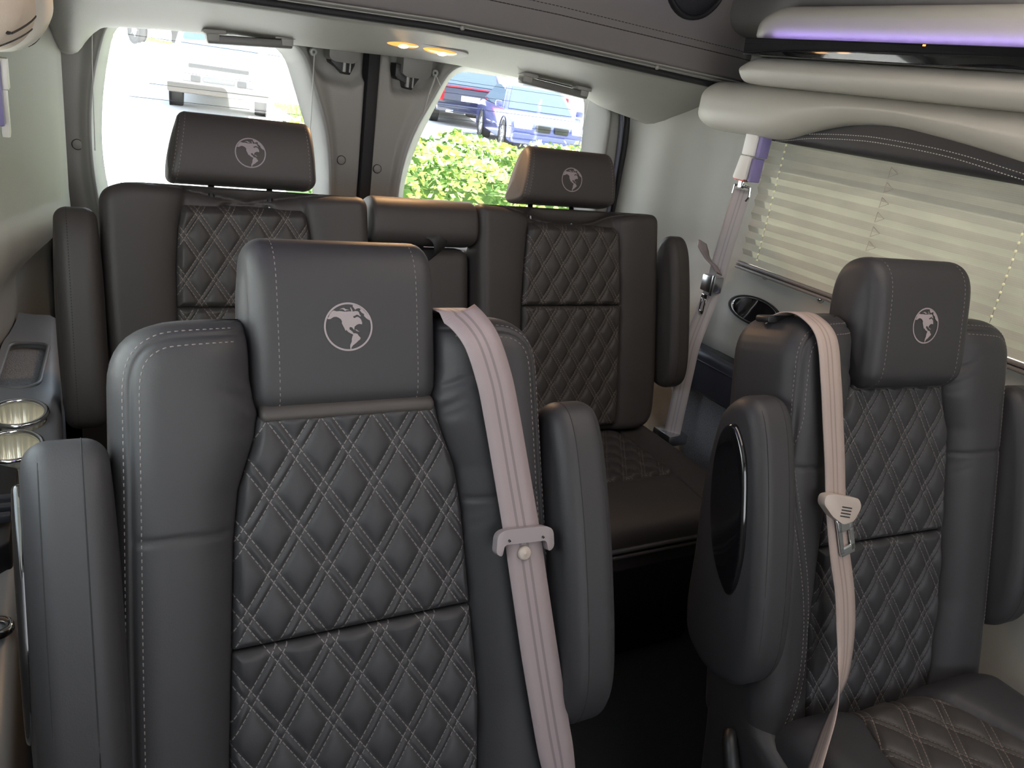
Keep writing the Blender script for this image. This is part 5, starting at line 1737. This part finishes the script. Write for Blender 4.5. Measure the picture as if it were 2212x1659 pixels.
def car(name, label, cat, loc, rz, W, body, cabin, inset, paint, wheels, wr, kit, grp=None):
    """body/cabin: side outlines (y, z); front of the car points to -y"""
    root = thing(name, label, cat, loc, rz, grp)
    h = W / 2
    mb = MB()
    mb.prism(body, -h, h, lambda p, q, d: (d, p, q), 0.09, 3)
    zt = max(q for p, q in cabin); zb = min(q for p, q in cabin)
    def ctf(p, q, d):
        f = (q - zb) / (zt - zb)
        return (d * (1 - inset * f), p, q)
    mb.prism(cabin, -h * 0.97, h * 0.97, ctf, 0.06, 2)
    mb.build('body', paint, root, angle=35)
    # windows follow the cabin edges
    c = cabin
    def pane(nm, pts, off, m=win_b):
        P = np.array(pts, float)
        cen = P.mean(0)
        P = cen + (P - cen) * 0.86
        nrm = np.cross(P[1] - P[0], P[2] - P[0]); nrm /= np.linalg.norm(nrm)
        if nrm @ off < 0:
            nrm = -nrm
        mb = MB()
        n = len(P)
        V = np.concatenate([P + nrm * 0.012, P - nrm * 0.02])
        mb.add(V, [tuple(range(n)), tuple(range(2 * n - 1, n - 1, -1))] + [(i, (i + 1) % n, n + (i + 1) % n, n + i) for i in range(n)])
        mb.build(nm, m, root, smooth=False, fix=True)
    hh = h * 0.97
    f0, f1, r1, r0 = c[0], c[1], c[2], c[3]
    pane('windscreen', [ctf(*f0, -hh), ctf(*f0, hh), ctf(*f1, hh), ctf(*f1, -hh)], np.array([0, -1, 0.2]))
    pane('rear_window', [ctf(*r0, -hh), ctf(*r0, hh), ctf(*r1, hh), ctf(*r1, -hh)], np.array([0, 1, 0.2]))
    for sg in (-1, 1):
        pane('side_window', [ctf(*f0, sg * hh), ctf(*f1, sg * hh), ctf(*r1, sg * hh), ctf(*r0, sg * hh)], np.array([sg, 0, 0]))
    for y in wheels:
        for sg in (-1, 1):
            mb = MB()
            x0 = sg * (h - 0.11)
            mb.lathe([(0.0, -0.11), (wr * 0.62, -0.11), (wr * 0.70, -0.12), (wr * 0.95, -0.115), (wr, -0.08), (wr, 0.08), (wr * 0.95, 0.115), (wr * 0.70, 0.12), (wr * 0.62, 0.10), (0.0, 0.10)], (x0, y, wr), 'x', 28)
            wl = mb.build('wheel', tyre, root, fix=True, angle=50)
            mb = MB()
            mb.lathe([(0.0, 0.0), (wr * 0.15, 0.012), (wr * 0.6, 0.0), (wr * 0.64, -0.02)], (0, 0, 0), 'x', 24)
            for k in range(5):
                a = 2 * math.pi * k / 5
                mb.tube([(0.012, 0, 0), (0.006, math.cos(a) * wr * 0.6, math.sin(a) * wr * 0.6)], wr * 0.07, 6)
            rm = mb.build('rim', rimm, wl)
            rm.location = (sg * (h - 0.11) + sg * 0.105, y, wr)
            rm.rotation_euler = (0, 0, 0 if sg > 0 else math.pi)
            mb = MB()
            mb.lathe([(wr * 1.16, -0.02), (wr * 1.16, 0.004), (0.0, 0.004)], (sg * (h - 0.0), y, wr * 1.02), 'x', 24)
            mb.build('wheel_arch', black_plastic, root)
    for nm, x0, x1, y0, y1, z0, z1, m, r in kit:
        mb = MB(); mb.box(x0, x1, y0, y1, z0, z1, r)
        mb.build(nm, m, root, angle=40)
    return root

# white pickup facing the van
car('pickup_truck', 'white pickup truck parked facing the left rear window', 'truck', (2.48, 20.06, gz(17.5)), R(-10), 1.86,
    [(-2.55, 0.42), (-2.62, 0.62), (-2.58, 0.98), (-2.40, 1.12), (-1.2, 1.20), (2.6, 1.20), (2.7, 0.55), (2.6, 0.42)],
    [(-1.25, 1.16), (-0.55, 1.86), (1.0, 1.86), (1.25, 1.16)], 0.20, paint_w, (-1.75, 1.75), 0.38,
    [('front_bumper', -0.95, 0.95, -2.74, -2.50, 0.34, 0.56, bump_m, 0.05), ('grille', -0.56, 0.56, -2.655, -2.55, 0.82, 0.90, dark_gr, 0.01), ('bumper_grille', -0.30, 0.30, -2.655, -2.50, 0.58, 0.68, mat('bumper_inset', (0.12, 0.12, 0.12), 0.5), 0.02),
     ('headlight', -0.90, -0.58, -2.65, -2.45, 0.70, 0.92, lamp_w, 0.03), ('headlight', 0.58, 0.90, -2.65, -2.45, 0.70, 0.92, lamp_w, 0.03),
     ('fog_lamp', -0.52, -0.34, -2.67, -2.5, 0.57, 0.69, dark_gr, 0.02), ('fog_lamp', 0.34, 0.52, -2.67, -2.5, 0.57, 0.69, dark_gr, 0.02),
     ('bumper_lamp', -0.68, -0.54, -2.68, -2.5, 0.57, 0.69, lamp_w, 0.03), ('bumper_lamp', 0.54, 0.68, -2.68, -2.5, 0.57, 0.69, lamp_w, 0.03),
     ('bonnet_seam', -0.80, 0.80, -2.60, -2.55, 0.955, 0.968, bump_m, 0.0),
     ('side_mirror', -1.22, -0.96, -1.10, -0.95, 1.22, 1.42, mat('mirror_grey', (0.36, 0.40, 0.46), 0.3), 0.04), ('side_mirror', 0.96, 1.22, -1.10, -0.95, 1.22, 1.42, mat('mirror_grey_b', (0.36, 0.40, 0.46), 0.3), 0.04)])

# white truck crossing behind, its black wheels in view
car('pickup_truck', 'white truck with dark wheels at the upper left corner of the left rear window', 'truck', (2.15, 37.6, gz(36)), R(22), 1.9,
    [(-2.4, 0.62), (-2.6, 0.9), (-2.4, 1.25), (2.6, 1.30), (2.7, 0.8), (2.5, 0.62)],
    [(-1.2, 1.25), (-0.6, 1.95), (2.2, 1.95), (2.5, 1.25)], 0.12, paint_w, (-1.6, 1.6), 0.44,
    [('rear_bumper', -0.9, 0.9, 2.55, 2.75, 0.55, 0.75, bump_m, 0.04)])

# dark blue suv seen from behind, blue saloon in front of it
car('suv', 'dark blue sport utility car seen from behind with a red taillight', 'car', (9.45, 22.6, gz(20.5)), R(166), 1.86,
    [(-2.3, 0.34), (-2.4, 0.65), (-2.2, 0.95), (2.35, 1.06), (2.42, 0.60), (2.3, 0.34)],
    [(-0.9, 0.98), (-0.3, 1.62), (1.75, 1.66), (2.25, 1.02)], 0.18, paint_k, (-1.4, 1.45), 0.37,
    [('taillight', -0.90, -0.72, 2.22, 2.44, 0.62, 1.16, lamp_r, 0.03), ('taillight', 0.72, 0.90, 2.22, 2.44, 0.62, 1.16, lamp_r, 0.03),
     ('red_trim_bar', -0.72, 0.72, 2.36, 2.41, 0.985, 1.02, lamp_r, 0.005), ('rear_bumper', -0.90, 0.90, 2.30, 2.50, 0.36, 0.56, paint_k, 0.05),
     ('exhaust_tip', 0.45, 0.66, 2.42, 2.52, 0.34, 0.42, chrome, 0.02), ('licence_plate', -0.26, 0.26, 2.40, 2.43, 0.66, 0.80, lamp_w, 0.0)])
car('saloon_car', 'blue saloon car with twin oval grilles parked beyond the hedge', 'car', (9.05, 17.3, gz(16.2) + 0.06), R(-16), 1.80,
    [(-2.1, 0.22), (-2.28, 0.45), (-2.20, 0.68), (-1.2, 0.86), (1.5, 0.94), (2.25, 0.90), (2.3, 0.45), (2.2, 0.22)],
    [(-1.05, 0.84), (-0.25, 1.38), (1.05, 1.38), (1.9, 0.92)], 0.24, paint_b, (-1.38, 1.38), 0.33,
    [('grille', -0.36, -0.04, -2.31, -2.16, 0.52, 0.66, dark_gr, 0.03), ('grille', 0.04, 0.36, -2.31, -2.16, 0.52, 0.66, dark_gr, 0.03),
     ('headlight', -0.84, -0.44, -2.26, -2.05, 0.54, 0.68, lamp_w, 0.03), ('headlight', 0.44, 0.84, -2.26, -2.05, 0.54, 0.68, lamp_w, 0.03),
     ('front_bumper', -0.88, 0.88, -2.36, -2.10, 0.24, 0.46, paint_b, 0.06), ('side_mirror', -1.04, -0.88, -0.95, -0.80, 0.88, 1.02, paint_b, 0.04), ('side_mirror', 0.88, 1.04, -0.95, -0.80, 0.88, 1.02, paint_b, 0.04)])
car('saloon_car', 'pale silver car with blue glass parked farthest back in the right rear window', 'car', (15.0, 27.0, gz(27)), R(150), 1.85,
    [(-2.3, 0.3), (-2.4, 0.6), (-2.2, 0.9), (2.35, 1.0), (2.42, 0.6), (2.3, 0.3)],
    [(-1.0, 0.94), (-0.3, 1.55), (1.6, 1.58), (2.2, 0.98)], 0.2, paint_s, (-1.4, 1.4), 0.36,
    [('taillight', -0.90, -0.74, 2.28, 2.44, 0.62, 0.82, lamp_r, 0.03), ('taillight', 0.74, 0.90, 2.28, 2.44, 0.62, 0.82, lamp_r, 0.03), ('rear_bumper', -0.90, 0.90, 2.30, 2.50, 0.34, 0.54, paint_s, 0.05)])
car('van', 'white van parked behind the dark sport utility car', 'van', (13.4, 34.5, gz(34)), R(10), 1.95,
    [(-2.5, 0.35), (-2.6, 0.8), (-2.2, 1.05), (2.5, 1.10), (2.6, 0.5), (2.5, 0.35)],
    [(-1.9, 1.05), (-1.2, 1.95), (2.4, 1.98), (2.5, 1.08)], 0.10, paint_w, (-1.6, 1.6), 0.36,
    [('headlight', -0.9, -0.55, -2.62, -2.4, 0.72, 0.92, lamp_w, 0.03), ('headlight', 0.55, 0.9, -2.62, -2.4, 0.72, 0.92, lamp_w, 0.03), ('front_bumper', -0.95, 0.95, -2.7, -2.4, 0.36, 0.6, bump_m, 0.05)])
